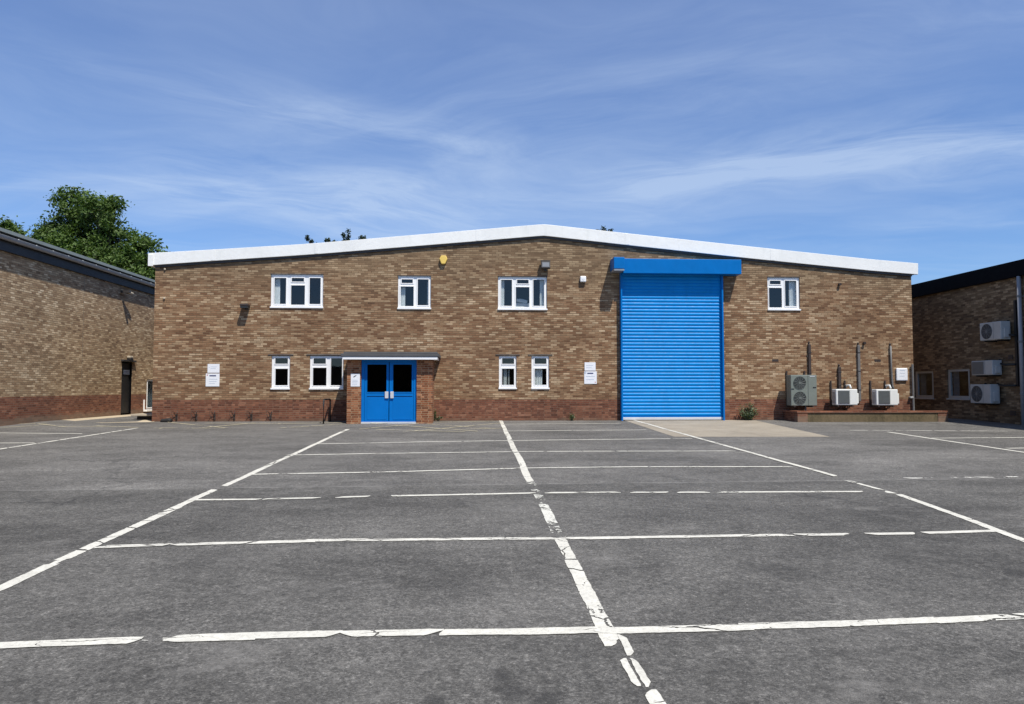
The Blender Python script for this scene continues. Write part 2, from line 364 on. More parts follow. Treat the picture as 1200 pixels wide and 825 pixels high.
class MB:
    """collects shapes in world coordinates, then becomes one mesh object"""
    def __init__(self): self.b = bmesh.new()
    def v(self, p): return self.b.verts.new(p)
    def face(self, pts):
        try: return self.b.faces.new([self.v(p) for p in pts])
        except ValueError: return None
    def box(self, x0, x1, y0, y1, z0, z1):
        P = [(x, y, z) for z in (z0, z1) for y in (y0, y1) for x in (x0, x1)]
        V = [self.v(p) for p in P]
        for f in ((0, 1, 3, 2), (4, 6, 7, 5), (0, 4, 5, 1), (2, 3, 7, 6), (0, 2, 6, 4), (1, 5, 7, 3)):
            self.b.faces.new([V[i] for i in f])
        return self
    def prism(self, poly, off):
        """poly: list of points (3D), extruded along vector off"""
        off = Vector(off)
        A = [self.v(p) for p in poly]; B = [self.v(Vector(p) + off) for p in poly]
        self.b.faces.new(A); self.b.faces.new(B[::-1])
        n = len(A)
        for i in range(n): self.b.faces.new([A[i], B[i], B[(i + 1) % n], A[(i + 1) % n]])
        return self
    def tube(self, path, r, n=10, cap=True, r2=None):
        path = [Vector(p) for p in path]; rings = []
        for i, p in enumerate(path):
            d = (path[min(i + 1, len(path) - 1)] - path[max(i - 1, 0)]).normalized()
            a = d.cross(Vector((0, 0, 1)))
            if a.length < 1e-3: a = d.cross(Vector((0, 1, 0)))
            a.normalize(); b = d.cross(a)
            rr = r if r2 is None else r + (r2 - r) * i / max(1, len(path) - 1)
            rings.append([self.v(p + a * (rr * math.cos(t)) + b * (rr * math.sin(t))) for t in (2 * math.pi * k / n for k in range(n))])
        for A, B in zip(rings, rings[1:]):
            for k in range(n): self.b.faces.new([A[k], A[(k + 1) % n], B[(k + 1) % n], B[k]])
        if cap: self.b.faces.new(rings[0][::-1]); self.b.faces.new(rings[-1])
        return self
    def ring(self, c, r, tr, axis, n=28, m=6):
        """torus of radius r round axis"""
        c = Vector(c); ax = Vector(axis).normalized()
        a = ax.cross(Vector((0, 0, 1))); a.normalize(); b = ax.cross(a)
        R = []
        for i in range(n):
            t = 2 * math.pi * i / n; d = a * math.cos(t) + b * math.sin(t)
            R.append([self.v(c + d * (r + tr * math.cos(s)) + ax * (tr * math.sin(s))) for s in (2 * math.pi * k / m for k in range(m))])
        for i in range(n):
            A, B = R[i], R[(i + 1) % n]
            for k in range(m): self.b.faces.new([A[k], A[(k + 1) % m], B[(k + 1) % m], B[k]])
        return self
    def disc(self, c, r, axis, th=.004, n=28):
        c = Vector(c); ax = Vector(axis).normalized()
        self.tube([c, c + ax * th], r, n); return self
    def panel(self, us, vs, holes, fmap, d0, d1, top=None, back=True, ubreaks=()):
        """slab u0..u1 x v0..v1 with rectangular holes; fmap(u,v,d) maps to space, d is depth from the face"""
        u0, u1 = us; v0, v1 = vs
        U = sorted(set([u0, u1] + [k for h in holes for k in (h[0], h[1]) if u0 < k < u1] + [k for k in ubreaks if u0 < k < u1]))
        V = sorted(set([v0, v1] + [k for h in holes for k in (h[2], h[3]) if v0 < k < v1]))
        def solid(i, j):
            if i < 0 or j < 0 or i >= len(U) - 1 or j >= len(V) - 1: return False
            cu, cv = (U[i] + U[i + 1]) / 2, (V[j] + V[j + 1]) / 2
            return not any(h[0] < cu < h[1] and h[2] < cv < h[3] for h in holes)
        def P(i, j, d):
            v = V[j]
            if top is not None and j == len(V) - 1: v = top(U[i])
            return fmap(U[i], v, d)
        for i in range(len(U) - 1):
            for j in range(len(V) - 1):
                if not solid(i, j): continue
                self.face([P(i, j, d0), P(i + 1, j, d0), P(i + 1, j + 1, d0), P(i, j + 1, d0)])
                if back: self.face([P(i, j, d1), P(i, j + 1, d1), P(i + 1, j + 1, d1), P(i + 1, j, d1)])
                for (ii, jj, a, b) in ((i - 1, j, (i, j), (i, j + 1)), (i + 1, j, (i + 1, j + 1), (i + 1, j)), (i, j - 1, (i + 1, j), (i, j)), (i, j + 1, (i, j + 1), (i + 1, j + 1))):
                    if not solid(ii, jj):
                        self.face([P(*a, d0), P(*b, d0), P(*b, d1), P(*a, d1)])
        bmesh.ops.remove_doubles(self.b, verts=self.b.verts, dist=1e-5)
        return self
    def build(self, name, mat, parent=None, bevel=0, smooth=False, at=None, recalc=True):
        if recalc: bmesh.ops.recalc_face_normals(self.b, faces=self.b.faces)
        o_at = root_of(parent) if parent is not None else (Vector(at) if at is not None else Vector((0, 0, 0)))
        bmesh.ops.translate(self.b, verts=self.b.verts, vec=-o_at)
        me = bpy.data.meshes.new(name); self.b.to_mesh(me); self.b.free()
        me.materials.append(mat)
        if smooth:
            for p in me.polygons: p.use_smooth = True
        o = bpy.data.objects.new(name, me); C.objects.link(o)
        if parent is not None: o.parent = parent
        elif at is not None: o.location = o_at
        if bevel:
            md = o.modifiers.new('bevel', 'BEVEL'); md.width = bevel; md.segments = 2; md.limit_method = 'ANGLE'
        return o

def structure(name, mb, mat):
    return tag(mb.build(name, mat), kind='structure')

# ------------------------------------------------------------------ ground
g = MB()
ys = [-400, -45, -20, 0, 24.45, 60, 400]; xs = [-400, -40, 0, 40, 400]
gv = [[g.v((x, y, gz(y))) for x in xs] for y in ys]
for j in range(len(ys) - 1):
    for i in range(len(xs) - 1): g.b.faces.new([gv[j][i], gv[j][i + 1], gv[j + 1][i + 1], gv[j + 1][i]])
structure('car_park', g, M['asphalt'])
g = MB(); zb = gz(60) + .006
for (x0, x1, y0, y1) in ((-400, 400, 54, 400), (-400, -33, -40, 54), (44, 400, -40, 54)):
    z0, z1 = gz(y0) + .006, gz(y1) + .006
    if y0 < 20: g.face([(x0, y0, z0), (x1, y0, z0), (x1, 24.45, zb), (x0, 24.45, zb)]); g.face([(x0, 24.45, zb), (x1, 24.45, zb), (x1, y1, zb), (x0, y1, zb)])
    else: g.face([(x0, y0, z0), (x1, y0, z0), (x1, y1, z1), (x0, y1, z1)])
structure('grass_verge', g, M['ground_far'])

def gpoly(pts, dz, thick=0):
    return [Vector((p.x, p.y, gz(p.y) + dz)) for p in pts]

# concrete apron in front of the roller shutter
F = 24.4
ap = [onG(728, 491.6), onG(790, 512), onG(973, 512), onG(879, 491.6)]
ap[0].y = ap[3].y = F - .005
b = MB(); b.face(gpoly(ap, .004)); structure('concrete_apron', b, M['apron'])

# painted lines: strips with ragged edges, laid on the slope
def strip(mb, a, b_, w, dz, step=.03, rag=.008):
    d = (b_ - a); L = d.length; d.normalize(); s = Vector((d.y, -d.x, 0)); s.normalize()
    n = max(2, int(L / step)); prev = None
    ta, tb = random.uniform(.01, .14), random.uniform(.01, .14)
    sa, sb_ = random.choice((-1, 1)), random.choice((-1, 1))
    ph = random.uniform(0, 50)
    for i in range(n + 1):
        t = L * i / n
        p = a + d * t
        wob = mnoise.noise(p * .55) * .022
        q = Vector((t, ph, 0))
        e = [mnoise.noise(q * 2.3 + Vector((0, k, 0))) * rag + mnoise.noise(q * 9 + Vector((0, k, 4))) * rag * .8 + mnoise.noise(q * 34 + Vector((k, 3, 0))) * rag * .7 for k in (9.3, 21.7)]
        l, r = w / 2 + e[0], w / 2 + e[1]
        for (dist, tl, sd) in ((t, ta, sa), (L - t, tb, sb_)):    # ends break off aslant
            k = min(1.0, .35 + dist / tl * .8 + mnoise.noise(q * 14) * .2)
            if k < 1:
                if sd > 0: l = -r + (l + r) * max(k, .03)
                else: r = -l + (l + r) * max(k, .03)
        cur = [mb.v((v_.x, v_.y, gz(v_.y) + dz)) for v_ in (p + s * (l + wob), p - s * (r - wob))]
        if prev: mb.b.faces.new([prev[0], prev[1], cur[1], cur[0]])
        prev = cur

NLINE = [0]
def line(segs, w, mat=None, dz=.004, name='painted_line'):
    mb = MB(); NLINE[0] += 1
    if mat is None:
        p, q = onG(*segs[0][:2]), onG(*segs[0][2:4])
        mat = 'line' if abs(p.x - q.x) > abs(p.y - q.y) else 'line_along'
    for k, s in enumerate(segs):
        strip(mb, onG(s[0], s[1]), onG(s[2], s[3]), s[4] if len(s) > 4 else w, dz + NLINE[0] * .0002 + k * .00003)
    return structure(name, mb, M[mat])

# aisle edges running towards the building
line([(-40, 708.3, 62, 661), (30, 676, 74, 655.5, .05), (70, 657, 112, 638), (106, 640.5, 252, 573.8), (120, 636.2, 214, 593.4, .035), (262, 570, 408, 503)], .105)
line([(778, 836, 761, 809, .08), (762, 806, 742, 772, .04), (747, 805, 729, 772, .045), (740, 769, 727, 744, .05), (719, 758, 655.5, 630.5, .108)], .115)
line([(656, 630, 622, 565)], .12, 'line_sparse')
line([(622, 565, 586.5, 493)], .115)
line([(741, 492.2, 980, 558.8)], .10, dz=.009)
line([(992, 563, 1003, 566), (1004, 566.3, 1034, 574.4, .07), (1036, 575.5, 1048, 578.7), (1053, 579.5, 1210, 637.2)], .10)
line([(-60, 535.6, 160, 502)], .105)
line([(1040, 506.3, 1215, 532.6)], .105)
# bay dividers running across
line([(-40, 758.5, 165, 750.6), (60, 755.8, 150, 753.0, .05), (165, 752.2, 173, 751.9, .03), (188, 751.2, 300, 748.6, .07), (194, 748.8, 400, 743.2), (397, 744, 520, 741.0), (515, 742, 715, 738.6), (708, 739.6, 880, 735.4), (780, 738.8, 860, 736.4, .05), (868, 734.6, 1000, 730.9), (985, 731.6, 1100, 727.0), (1085, 728.4, 1230, 721.0)], .112)
line([(112, 641.5, 200, 638.5), (199, 638.9, 370, 634.4), (355, 634.0, 450, 632.8), (442, 633.2, 655, 631.2)], .105)
line([(655, 631.4, 930, 627.6), (680, 632.3, 740, 631.4, .04), (932, 627.4, 996, 626.6), (1015, 626.3, 1073, 625.5), (1082, 625, 1176, 622.4)], .10)
line([(221, 586.2, 306, 585.4), (308, 585.2, 376, 583.8), (393, 583.3, 434, 582), (458, 581.6, 628, 578)], .10)
line([(638, 577.8, 727, 577.3), (738, 577.3, 784, 577.3), (793, 577.3, 831, 577.1), (840, 577.1, 1012, 576.4)], .10)
line([(294, 556.2, 470, 553), (468, 553, 606, 549.2)], .10)
line([(606, 549, 760, 547.2), (760, 547.4, 928, 547.3)], .095)
line([(336, 533.6, 480, 531.2), (478, 531.2, 600, 529.8)], .10)
line([(602, 529.6, 720, 529), (722, 529, 862, 528.8)], .10)
line([(368, 520.6, 480, 518.5), (478, 518.5, 597, 516.6)], .10)
line([(597, 516.6, 700, 515.4), (698, 515.5, 812, 514)], .10)
line([(590, 505.4, 758, 504)], .10); line([(586, 497.4, 728, 496.4)], .10)
# the neighbours' bays
line([(-30, 507.3, 98, 508.6)], .11); line([(-30, 519.6, 42, 519.4)], .11)
line([(1092, 513.8, 1230, 512.8)], .11); line([(1180, 525.8, 1230, 525)], .11)
line([(995, 504.6, 1017, 504.6), (1022, 504.6, 1180, 505.6)], .10, 'line_worn')
line([(1060, 561, 1094, 560.6), (1115, 560.4, 1164, 560), (1176, 559.8, 1196, 559.4)], .09, 'line_worn')
# faded yellow hatching beside the buildings
for hs in ([(420, 503.2, 510, 494.6), (470, 506.8, 588, 495.8), (408, 497.2, 585, 493.6), (440, 503.6, 545, 506.2), (500, 497, 580, 502.6), (428, 495.8, 560, 505.6), (545, 503, 592, 502)],
           [(180, 501.5, 262, 502.6), (196, 495, 268, 502), (240, 496.2, 330, 496.6), (232, 502, 300, 495.6), (318, 497, 402, 495.6), (326, 502, 404, 497)],
           [(0, 501.3, 46, 498.8), (40, 496.4, 76, 500.4), (10, 497.2, 56, 496.2), (66, 500.2, 130, 499.8), (112, 499.2, 190, 502.4)]):
    line(hs, .085, 'line_yellow', name='hatch_marking')

# ------------------------------------------------------------------ main building
XL, XR = onY(179.6, 420, F).x, onY(1070.2, 420, F).x
FT = F - .10                         # face of the white fascia
TOPL = [onY(x, y, FT) for x, y in ((173.6, 296.6), (250, 292.3), (340, 286.9), (376, 284.4), (560, 269.0), (630, 263.2), (637, 262.8), (644, 263.3), (740, 273.9), (880, 288.9), (1020, 303.6), (1076, 308.6))]
BOTL = [onY(x, y, FT) for x, y in ((173.6, 311.0), (250, 305.6), (340, 299.8), (376, 297.3), (560, 282.4), (630, 276.6), (637, 276.2), (644, 276.8), (740, 287.6), (880, 302.8), (1020, 317.0), (1076, 321.6))]
def lerp_z(L, x):
    for a, b in zip(L, L[1:]):
        if a.x <= x <= b.x: return a.z + (b.z - a.z) * (x - a.x) / (b.x - a.x)
    return L[0].z if x < L[0].x else L[-1].z
ZG = gz(F)
ZP = onY(600, 468.2, F).z            # top of the red plinth
B1 = thing('brick_warehouse', ((XL + XR) / 2, F, ZG), 'wide tan brick warehouse with white shallow pitched fascia, blue doors and tall blue shutter', 'building')
fY = lambda u, v, d: (u, F + d, v)

def prect(x0, y0, x1, y1, Y=F):
    a, b = onY(x0, y1, Y), onY(x1, y0, Y)
    return (a.x, b.x, a.z, b.z)      # u0,u1,v0,v1

WIN = {
 'w1': ((316.8, 321.6, 379.0, 361.0), [(320.6, 325.2, 335.5, 356.4), (341.2, 325.2, 356.4, 330.2), (340.2, 334, 357.5, 357.4), (361.9, 325.2, 376, 356.6)], [(320, 325, 327.2, 357.5, 0), (374.2, 325, 376.6, 357.5, 0)], 'wide three-light white window of the upper row with a curtain at its left edge'),
 'w2': ((466.0, 323.4, 505.1, 362.4), [(470.1, 326.8, 484, 331.9), (468.9, 335.3, 485.1, 359), (488.9, 326.8, 502.5, 358)], [(468, 336, 474.6, 360, 0), (500, 326, 503, 359, 0)], 'two-light white window of the upper row between the wide left window and the alarm box'),
 'w3': ((583.5, 324.4, 641, 363.3), [(586.9, 327.3, 600.4, 358.7), (605.6, 327.3, 619.9, 332.5), (604.2, 336, 620.8, 360), (624.7, 327.3, 638.1, 358.7)], [(586, 327, 591.2, 360, 0), (633.2, 327, 639, 360, 0)], 'three-light white window of the upper row under the floodlight'),
 'w4': ((899.9, 325.0, 937.1, 363.8), [(902.3, 328.4, 915.6, 333.3), (901.5, 336.9, 916.9, 360.6), (920.4, 328.4, 933.9, 359)], [(927.4, 328, 935, 361, 0)], 'two-light white window of the upper row right of the blue shutter'),
 'l1': ((317.6, 416.9, 340.0, 456.5), [(321.7, 419.2, 337.5, 426.7), (321.7, 431.7, 337.5, 452)], [], 'narrow white ground-floor window left of the porch window'),
 'l2': ((362.6, 416.9, 402.6, 456.5), [(366.7, 419.4, 382, 426.7), (365.9, 430.6, 382.8, 452.3), (387, 419.4, 401.2, 452)], [], 'two-light white ground-floor window partly behind the porch'),
 'l3': ((584.7, 417.0, 605.3, 456.1), [(588, 419.4, 602.9, 426.8), (588, 431.6, 602.9, 451.5)], [(590.3, 432, 594.2, 452, 1), (595.4, 432, 597.4, 452, 1)], 'narrow white ground-floor window nearer the porch with net curtain strips'),
 'l4': ((622.9, 417.0, 643.5, 456.1), [(626.2, 419.4, 640.9, 426.8), (626.2, 431.6, 640.9, 451.5)], [(626.5, 432, 636.0, 452, 1)], 'narrow white ground-floor window nearer the shutter with half drawn net curtain'),
}
holes = [prect(*w[0]) for w in WIN.values()]
wtop = lambda x: lerp_z(BOTL, x) + .10
b = MB()
b.panel((XL, XR), (ZP, 6.0), holes, fY, 0, .26, top=wtop, ubreaks=[p.x for p in BOTL])
YB = 52.0
for X, d in ((XL, 1), (XR, -1)):     # side walls
    b.box(min(X, X + d * .24), max(X, X + d * .24), F + .262, YB, ZP, wtop(X) - .02)
poly = [(XL, YB, ZP), (XR, YB, ZP)] + [(x, YB, wtop(x) - .02) for x in (XR, 8, 1.6, -5, XL)]
b.prism(poly, (0, .24, 0))
b.build('brick_wall', M['brick'], B1)
b = MB()
b.panel((XL, XR), (ZG - .3, ZP - .001), [], fY, 0.0, .26)
b.box(XL, XL + .24, F + .262, YB, ZG - .3, ZP - .001); b.box(XR - .24, XR, F + .262, YB, ZG - .3, ZP - .001)
b.build('brick_plinth', M['plinth'], B1)
# dark inside: floors, partitions and a back wall, seen only through the panes
b = MB()
b.box(XL + .3, XR - .3, F + 3.2, F + 3.3, ZG, wtop(XL) - .1)
b.box(XL + .3, XR - .3, F + .3, F + 3.19, ZG + 2.45, ZG + 2.65)
b.box(XL + .3, XR - .3, F + .3, F + 3.19, wtop(XL) - .35, wtop(XL) - .3)
b.build('room_lining', M['inside'], B1)
# roof and fascia
b = MB()
for (a, a2), (c, c2) in zip(zip(TOPL, TOPL[1:]), zip(BOTL, BOTL[1:])):
    pass
A = [b.v((p.x, FT, p.z)) for p in TOPL]; Bv = [b.v((p.x, FT, p.z)) for p in BOTL]
A2 = [b.v((p.x, F - .012, p.z)) for p in TOPL]; B2 = [b.v((p.x, F - .012, p.z)) for p in BOTL]
for i in range(len(A) - 1):
    b.b.faces.new([Bv[i], Bv[i + 1], A[i + 1], A[i]]); b.b.faces.new([A[i], A[i + 1], A2[i + 1], A2[i]])
    b.b.faces.new([B2[i], B2[i + 1], Bv[i + 1], Bv[i]]); b.b.faces.new([B2[i], A2[i], A2[i + 1], B2[i + 1]])
b.b.faces.new([Bv[0], A[0], A2[0], B2[0]]); b.b.faces.new([Bv[-1], B2[-1], A2[-1], A[-1]])
# thin joint laps where the fascia lengths meet
fas = b.build('roof_fascia', M['fascia'], B1, bevel=.008)
for px in (250, 371, 560, 735, 905):
    b = MB(); p = onY(px, 290, FT); b.box(p.x - .07, p.x + .07, FT - .006, FT - .001, lerp_z(BOTL, p.x) + .012, lerp_z(TOPL, p.x) - .012)
    b.build('joint_cover', M['fascia'], fas, bevel=.002)
b = MB()
rt = [Vector((p.x, 0, p.z - .05)) for p in TOPL]
A = [b.v((p.x, F - .010, p.z)) for p in rt]; A2 = [b.v((p.x, YB + .3, p.z)) for p in rt]
Bv = [b.v((p.x, F - .010, p.z - .09)) for p in rt]; B2 = [b.v((p.x, YB + .3, p.z - .09)) for p in rt]
for i in range(len(A) - 1):
    b.b.faces.new([A[i], A[i + 1], A2[i + 1], A2[i]]); b.b.faces.new([Bv[i], B2[i], B2[i + 1], Bv[i + 1]])
    b.b.faces.new([A[i], Bv[i], Bv[i + 1], A[i + 1]]); b.b.faces.new([A2[i], A2[i + 1], B2[i + 1], B2[i]])
b.b.faces.new([A[0], A2[0], B2[0], Bv[0]]); b.b.faces.new([A[-1], Bv[-1], B2[-1], A2[-1]])
b.build('roof', M['roof'], B1)
b = MB()                             # dark strip standing in for the shadow line under the fascia
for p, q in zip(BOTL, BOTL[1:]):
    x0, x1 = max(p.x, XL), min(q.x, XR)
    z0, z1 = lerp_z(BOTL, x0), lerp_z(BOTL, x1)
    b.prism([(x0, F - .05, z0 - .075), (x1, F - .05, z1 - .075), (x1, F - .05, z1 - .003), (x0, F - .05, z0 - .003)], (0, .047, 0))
b.build('fascia_shade_strip', M['dark_steel'], B1)
# end boxes of the side gutters
g1, g2 = onY(173.6, 298.2, FT - .02), onY(179.4, 311.8, FT - .02)
b = MB(); b.box(g1.x, g2.x - .002, FT - .03, FT - .002, g2.z, g1.z)
b.box(g1.x, g1.x + .12, F - .008, YB, g2.z + .02, g1.z - .08)
b.build('gutter', M['fascia'], B1, bevel=.006)
b = MB(); e = BOTL[-1]; b.box(e.x - .12, e.x, F - .008, YB, e.z + .02, e.z + .22); b.build('gutter', M['fascia'], B1, bevel=.006)

def make_window(spec, parent, fmap, un, label, sill=True, mat='white', sill_mat='white'):
    """un: function turning a pixel box into (u0,u1,v0,v1) on the wall"""
    outer, panes, curt, _ = spec
    o = un(*outer); hs = [un(*p) for p in panes]
    sh = .05 if sill else .0
    b = MB(); b.panel((o[0] + .004, o[1] - .004), (o[2] + sh + .002, o[3] - .004), hs, fmap, .045, .115)
    fr = b.build('window', M[mat], parent, bevel=.006); fr['label'] = label
    b = MB()
    for h in hs:      # opening casements stand a little proud of the frame
        t = .016
        b.panel((h[0] - t, h[1] + t), (h[2] - t, h[3] + t), [(h[0] + .012, h[1] - .012, h[2] + .012, h[3] - .012)], fmap, .030, .0445)
    b.build('casement', M[mat], fr, bevel=.003)
    b = MB()
    for h in hs:
        b.panel((h[0] + .001, h[1] - .001), (h[2] + .001, h[3] - .001), [], fmap, .07, .076)
    b.build('pane', M['glass'], fr)
    if sill:
        b = MB(); b.panel((o[0] - .012, o[1] + .012), (o[2], o[2] + sh), [], fmap, -.04, .115)
        b.build('sill', M[sill_mat], fr, bevel=.006)
    for (x0, y0, x1, y1, k) in curt:
        r = un(x0, y0, x1, y1); b = MB(); n = 14; row0 = []
        for i in range(n + 1):
            u = r[0] + (r[1] - r[0]) * i / n; d = .17 + .018 * math.sin(i * 2.1)
            row0.append((u, d))
        for (ua, da), (ub, db) in zip(row0, row0[1:]):
            b.face([fmap(ua, r[2], da), fmap(ub, r[2], db), fmap(ub, r[3], db), fmap(ua, r[3], da)])
            b.face([fmap(ua, r[2], da + .006), fmap(ua, r[3], da + .006), fmap(ub, r[3], db + .006), fmap(ub, r[2], db + .006)])
        b.build('curtain', M[('curtain', 'net', 'blind_sky_tone')[k]], fr, smooth=False)
    return fr, o

for key, spec in WIN.items():
    fr, o = make_window(spec, B1, fY, prect, spec[3])
    if key[0] == 'l':
        b = MB(); b.panel((o[0] - .11, o[1] + .11), (o[3] + .020, o[3] + .042), [], fY, -.022, -.001); b.build('drip_strip', M['flash'], fr)
    else:
        b = MB(); b.panel((o[0] - .01, o[1] + .01), (o[3] + .004, o[3] + .016), [], fY, -.012, -.001); b.build('drip_strip', M['flash'], fr)

# pale bundle lying inside on the middle upper window sill
r = prect(605.5, 350.5, 617.5, 356.5, F + .45)
b = MB(); b.tube([(r[0], F + .45, (r[2] + r[3]) / 2 + .03), ((r[0] + r[1]) / 2, F + .43, (r[2] + r[3]) / 2 + .02), (r[1], F + .45, (r[2] + r[3]) / 2 - .02)], .07, 10)
p0 = (r[0] + .2, F + .45, r[2] - .1)
b.box(r[0] - .1, r[1] + .1, F + .33, F + .57, r[2] - .25, r[2] + .015)
tag(b.build('rolled_paper', M['curtain'], at=p0), 'pale roll lying on a ledge behind the window under the floodlight', 'roll')

# air bricks
for px, py in ((908.5, 422.3), (1028.4, 422.6)):
    r = prect(px - 3.6, py - 1.3, px + 3.6, py + 1.3); b = MB()
    b.panel((r[0], r[1]), (r[2], r[3]), [(r[0] + (r[1] - r[0]) * k / 9, r[0] + (r[1] - r[0]) * (k + 1) / 9, r[2] + .015, r[3] - .015) for k in (1, 3, 5, 7)], fY, -.006, -.001)
    b.box(r[0] + .004, r[1] - .004, F - .003, F - .001, r[2] + .004, r[3] - .004)
    b.build('air_brick', M['trunk_dark'], B1)

# ------------------------------------------------------------------ roller shutter
SH = prect(729.6, 320, 847.4, 488.6, F - .13)
Z0 = gz(F - .2) + .015
b = MB(); pitch = .1115; z = SH[2]; prof = []
n = int((SH[3] + .25 - Z0 - .14) / pitch)
zz = Z0 + .13
for i in range(n):
    for t, d in ((0, .0), (.10, .007), (.26, .016), (.5, .021), (.74, .017), (.90, .006)):
        prof.append((zz + (i + t) * pitch, d))
ytop = F - .075
Lv = [b.v((SH[0], ytop - d, q)) for q, d in prof]; Rv = [b.v((SH[1], ytop - d, q)) for q, d in prof]
for i in range(len(prof) - 1): b.b.faces.new([Lv[i], Rv[i], Rv[i + 1], Lv[i + 1]])
shut = b.build('roller_shutter', M['blue_sh'], B1, recalc=False, smooth=False)
b = MB(); b.box(SH[0] + .01, SH[1] - .01, ytop - .035, ytop + .02, Z0 + .012, Z0 + .095); b.build('bottom_rail', M['alu'], shut, bevel=.006)
b = MB(); b.box(SH[0] + .01, SH[1] - .01, ytop - .025, ytop + .02, Z0 + .097, Z0 + .135); b.build('bottom_rail', M['blue_hood'], shut)
b = MB(); b.box(SH[0], SH[1], F - .05, F - .002, Z0 - .02, SH[3] + .2); b.build('backing', M['navy_black'], shut)
for (xa, xb) in ((728.4, 730.3), (847.6, 849.6)):
    q0, q1 = onY(xa, 480, F - .2).x, onY(xb, 480, F - .2).x
    b = MB(); b.box(q0, q1, F - .20, F - .001, Z0 - .03, SH[3] + .1); b.build('guide_rail', M['blue_hood'], shut, bevel=.006)
hb = prect(730.6, 304.2, 868.8, 320.0, F - .45)
b = MB(); b.box(hb[0], hb[1], F - .45, F - .002, hb[2], hb[3])
hood = b.build('shutter_hood', M['blue_hood'], shut, bevel=.01)
mc = prect(719.6, 301.6, 731.4, 316.4, F - .66)
b = MB(); b.box(mc[0], hb[0] - .002, F - .655, F - .002, mc[2] + .05, hb[3] + .01); b.build('motor_cover', M['blue_hood'], hood, bevel=.01)
b = MB(); b.box(mc[0] + .01, hb[0] - .012, F - .64, F - .01, mc[2] - .01, mc[2] + .048); b.build('motor_tray', M['steel'], hood)

# ------------------------------------------------------------------ porch
PY = 23.2
zt = onY(455, 421.2, PY).z
zgp = gz(PY) - .1
b = MB()
pl = (onY(406.5, 450, PY).x, onY(423.0, 450, PY).x); pr = (onY(488.2, 450, PY).x, onY(506.8, 450, PY).x)
porch_pillar = MB(); porch_pillar.box(pl[0], pl[1], PY, F - .003, zgp, zt - .003)
ob = porch_pillar.build('porch_pillar', M['pillar'], B1, bevel=.004); ob['label'] = 'orange brick porch side with the white notice'
porch_pillar = MB(); porch_pillar.box(pr[0], pr[1], PY, F - .003, zgp, zt - .003)
ob = porch_pillar.build('porch_pillar', M['pillar'], B1, bevel=.004); ob['label'] = 'plain orange brick porch side right of the doors'
cx0, cx1 = onY(400.6, 415, PY - .24).x, onY(514.6, 415, PY - .24).x
zc0 = onY(455, 421.3, PY - .24).z; zc1 = onY(455, 418.0, PY - .24).z; zc2 = onY(455, 412.4, PY - .24).z
b = MB(); b.box(cx0 + .03, cx1 - .06, PY - .20, F - .004, zc0 + .01, zc1); can = b.build('porch_canopy', M['white'], B1, bevel=.005)
b = MB(); b.box(cx0 + .02, cx1 - .05, PY - .24, PY - .202, zc0, zc1 - .003); b.build('canopy_trim', M['white'], can, bevel=.004)
b = MB()
b.box(cx0 - .03, cx1 + .0, PY - .26, F - .004, zc1 + .003, zc2 - .05)
b.box(cx0 + .04, cx1 - .05, PY - .20, F - .006, zc2 - .047, zc2)
b.build('canopy_roof', M['flash'], can, bevel=.012)
# double doors
DY = PY + .07
d0, d1 = pl[1] + .004, pr[0] - .004
zd0, zd1 = gz(PY) + .03, zt - .005
fD = lambda u, v, d: (u, DY + d, v)
def dq(x0, y0, x1, y1): return prect(x0, y0, x1, y1, DY)
L1 = dq(427.0, 424.6, 455.65, 493.6); L2 = dq(456.0, 424.6, 484.8, 493.6)
b = MB(); b.panel((d0, d1), (zd0, zd1), [(L1[0] - .006, L2[1] + .006, zd0 + .045, L1[3] + .006)], fD, .0, .09)
fr = b.build('door_frame', M['blue'], B1, bevel=.004)
b = MB(); b.box(d0, d1, DY - .035, DY - .002, zd0 - .035, zd0 + .022); b.build('threshold', M['alu'], fr, bevel=.004)
for k, (Lr, gx, hx, side) in enumerate(((L1, (430.0, 453.2), (451.0, 455.2), 'left'), (L2, (460.4, 482.8), (457.4, 461.4), 'right'))):
    gl = dq(gx[0], 427.0, gx[1], 459.6)
    pn = dq(gx[0], 465.8, gx[1], 491.8)
    b = MB(); b.panel((Lr[0], Lr[1]), (zd0 + .05, Lr[3]), [gl], fD, .016, .066)
    lf = b.build('door_leaf', M['blue'], B1, bevel=.004)
    b = MB(); b.panel((gl[0] - .022, gl[1] + .022), (gl[2] - .022, gl[3] + .022), [(gl[0] + .004, gl[1] - .004, gl[2] + .004, gl[3] - .004)], fD, .006, .0155); b.build('glazing_bead', M['blue'], lf, bevel=.003)
    b = MB(); b.panel((gl[0] + .001, gl[1] - .001), (gl[2] + .001, gl[3] - .001), [], fD, .036, .042); b.build('glass_pane', M['glass_dark'], lf)
    b = MB(); b.panel((pn[0], pn[1]), (pn[2], pn[3]), [], fD, .008, .0155); b.build('door_panel', M['blue'], lf, bevel=.003)
    b = MB(); b.panel((pn[0] - .01, pn[1] + .01), (pn[3] + .025, pn[3] + .04), [], fD, .010, .0155); b.build('mid_rail', M['navy_black'], lf)
    hp = dq(hx[0], 458.9, hx[1], 466.8); b = MB(); b.panel((hp[0], hp[1]), (hp[2], hp[3]), [], fD, -.03, .0152); b.build('push_plate', M['alu'], lf, bevel=.008)
b = MB(); b.box(pl[1] + .01, pr[0] - .01, F - .12, F - .03, zgp + .2, zt - .01); b.build('inner_door', M['inside'], B1)

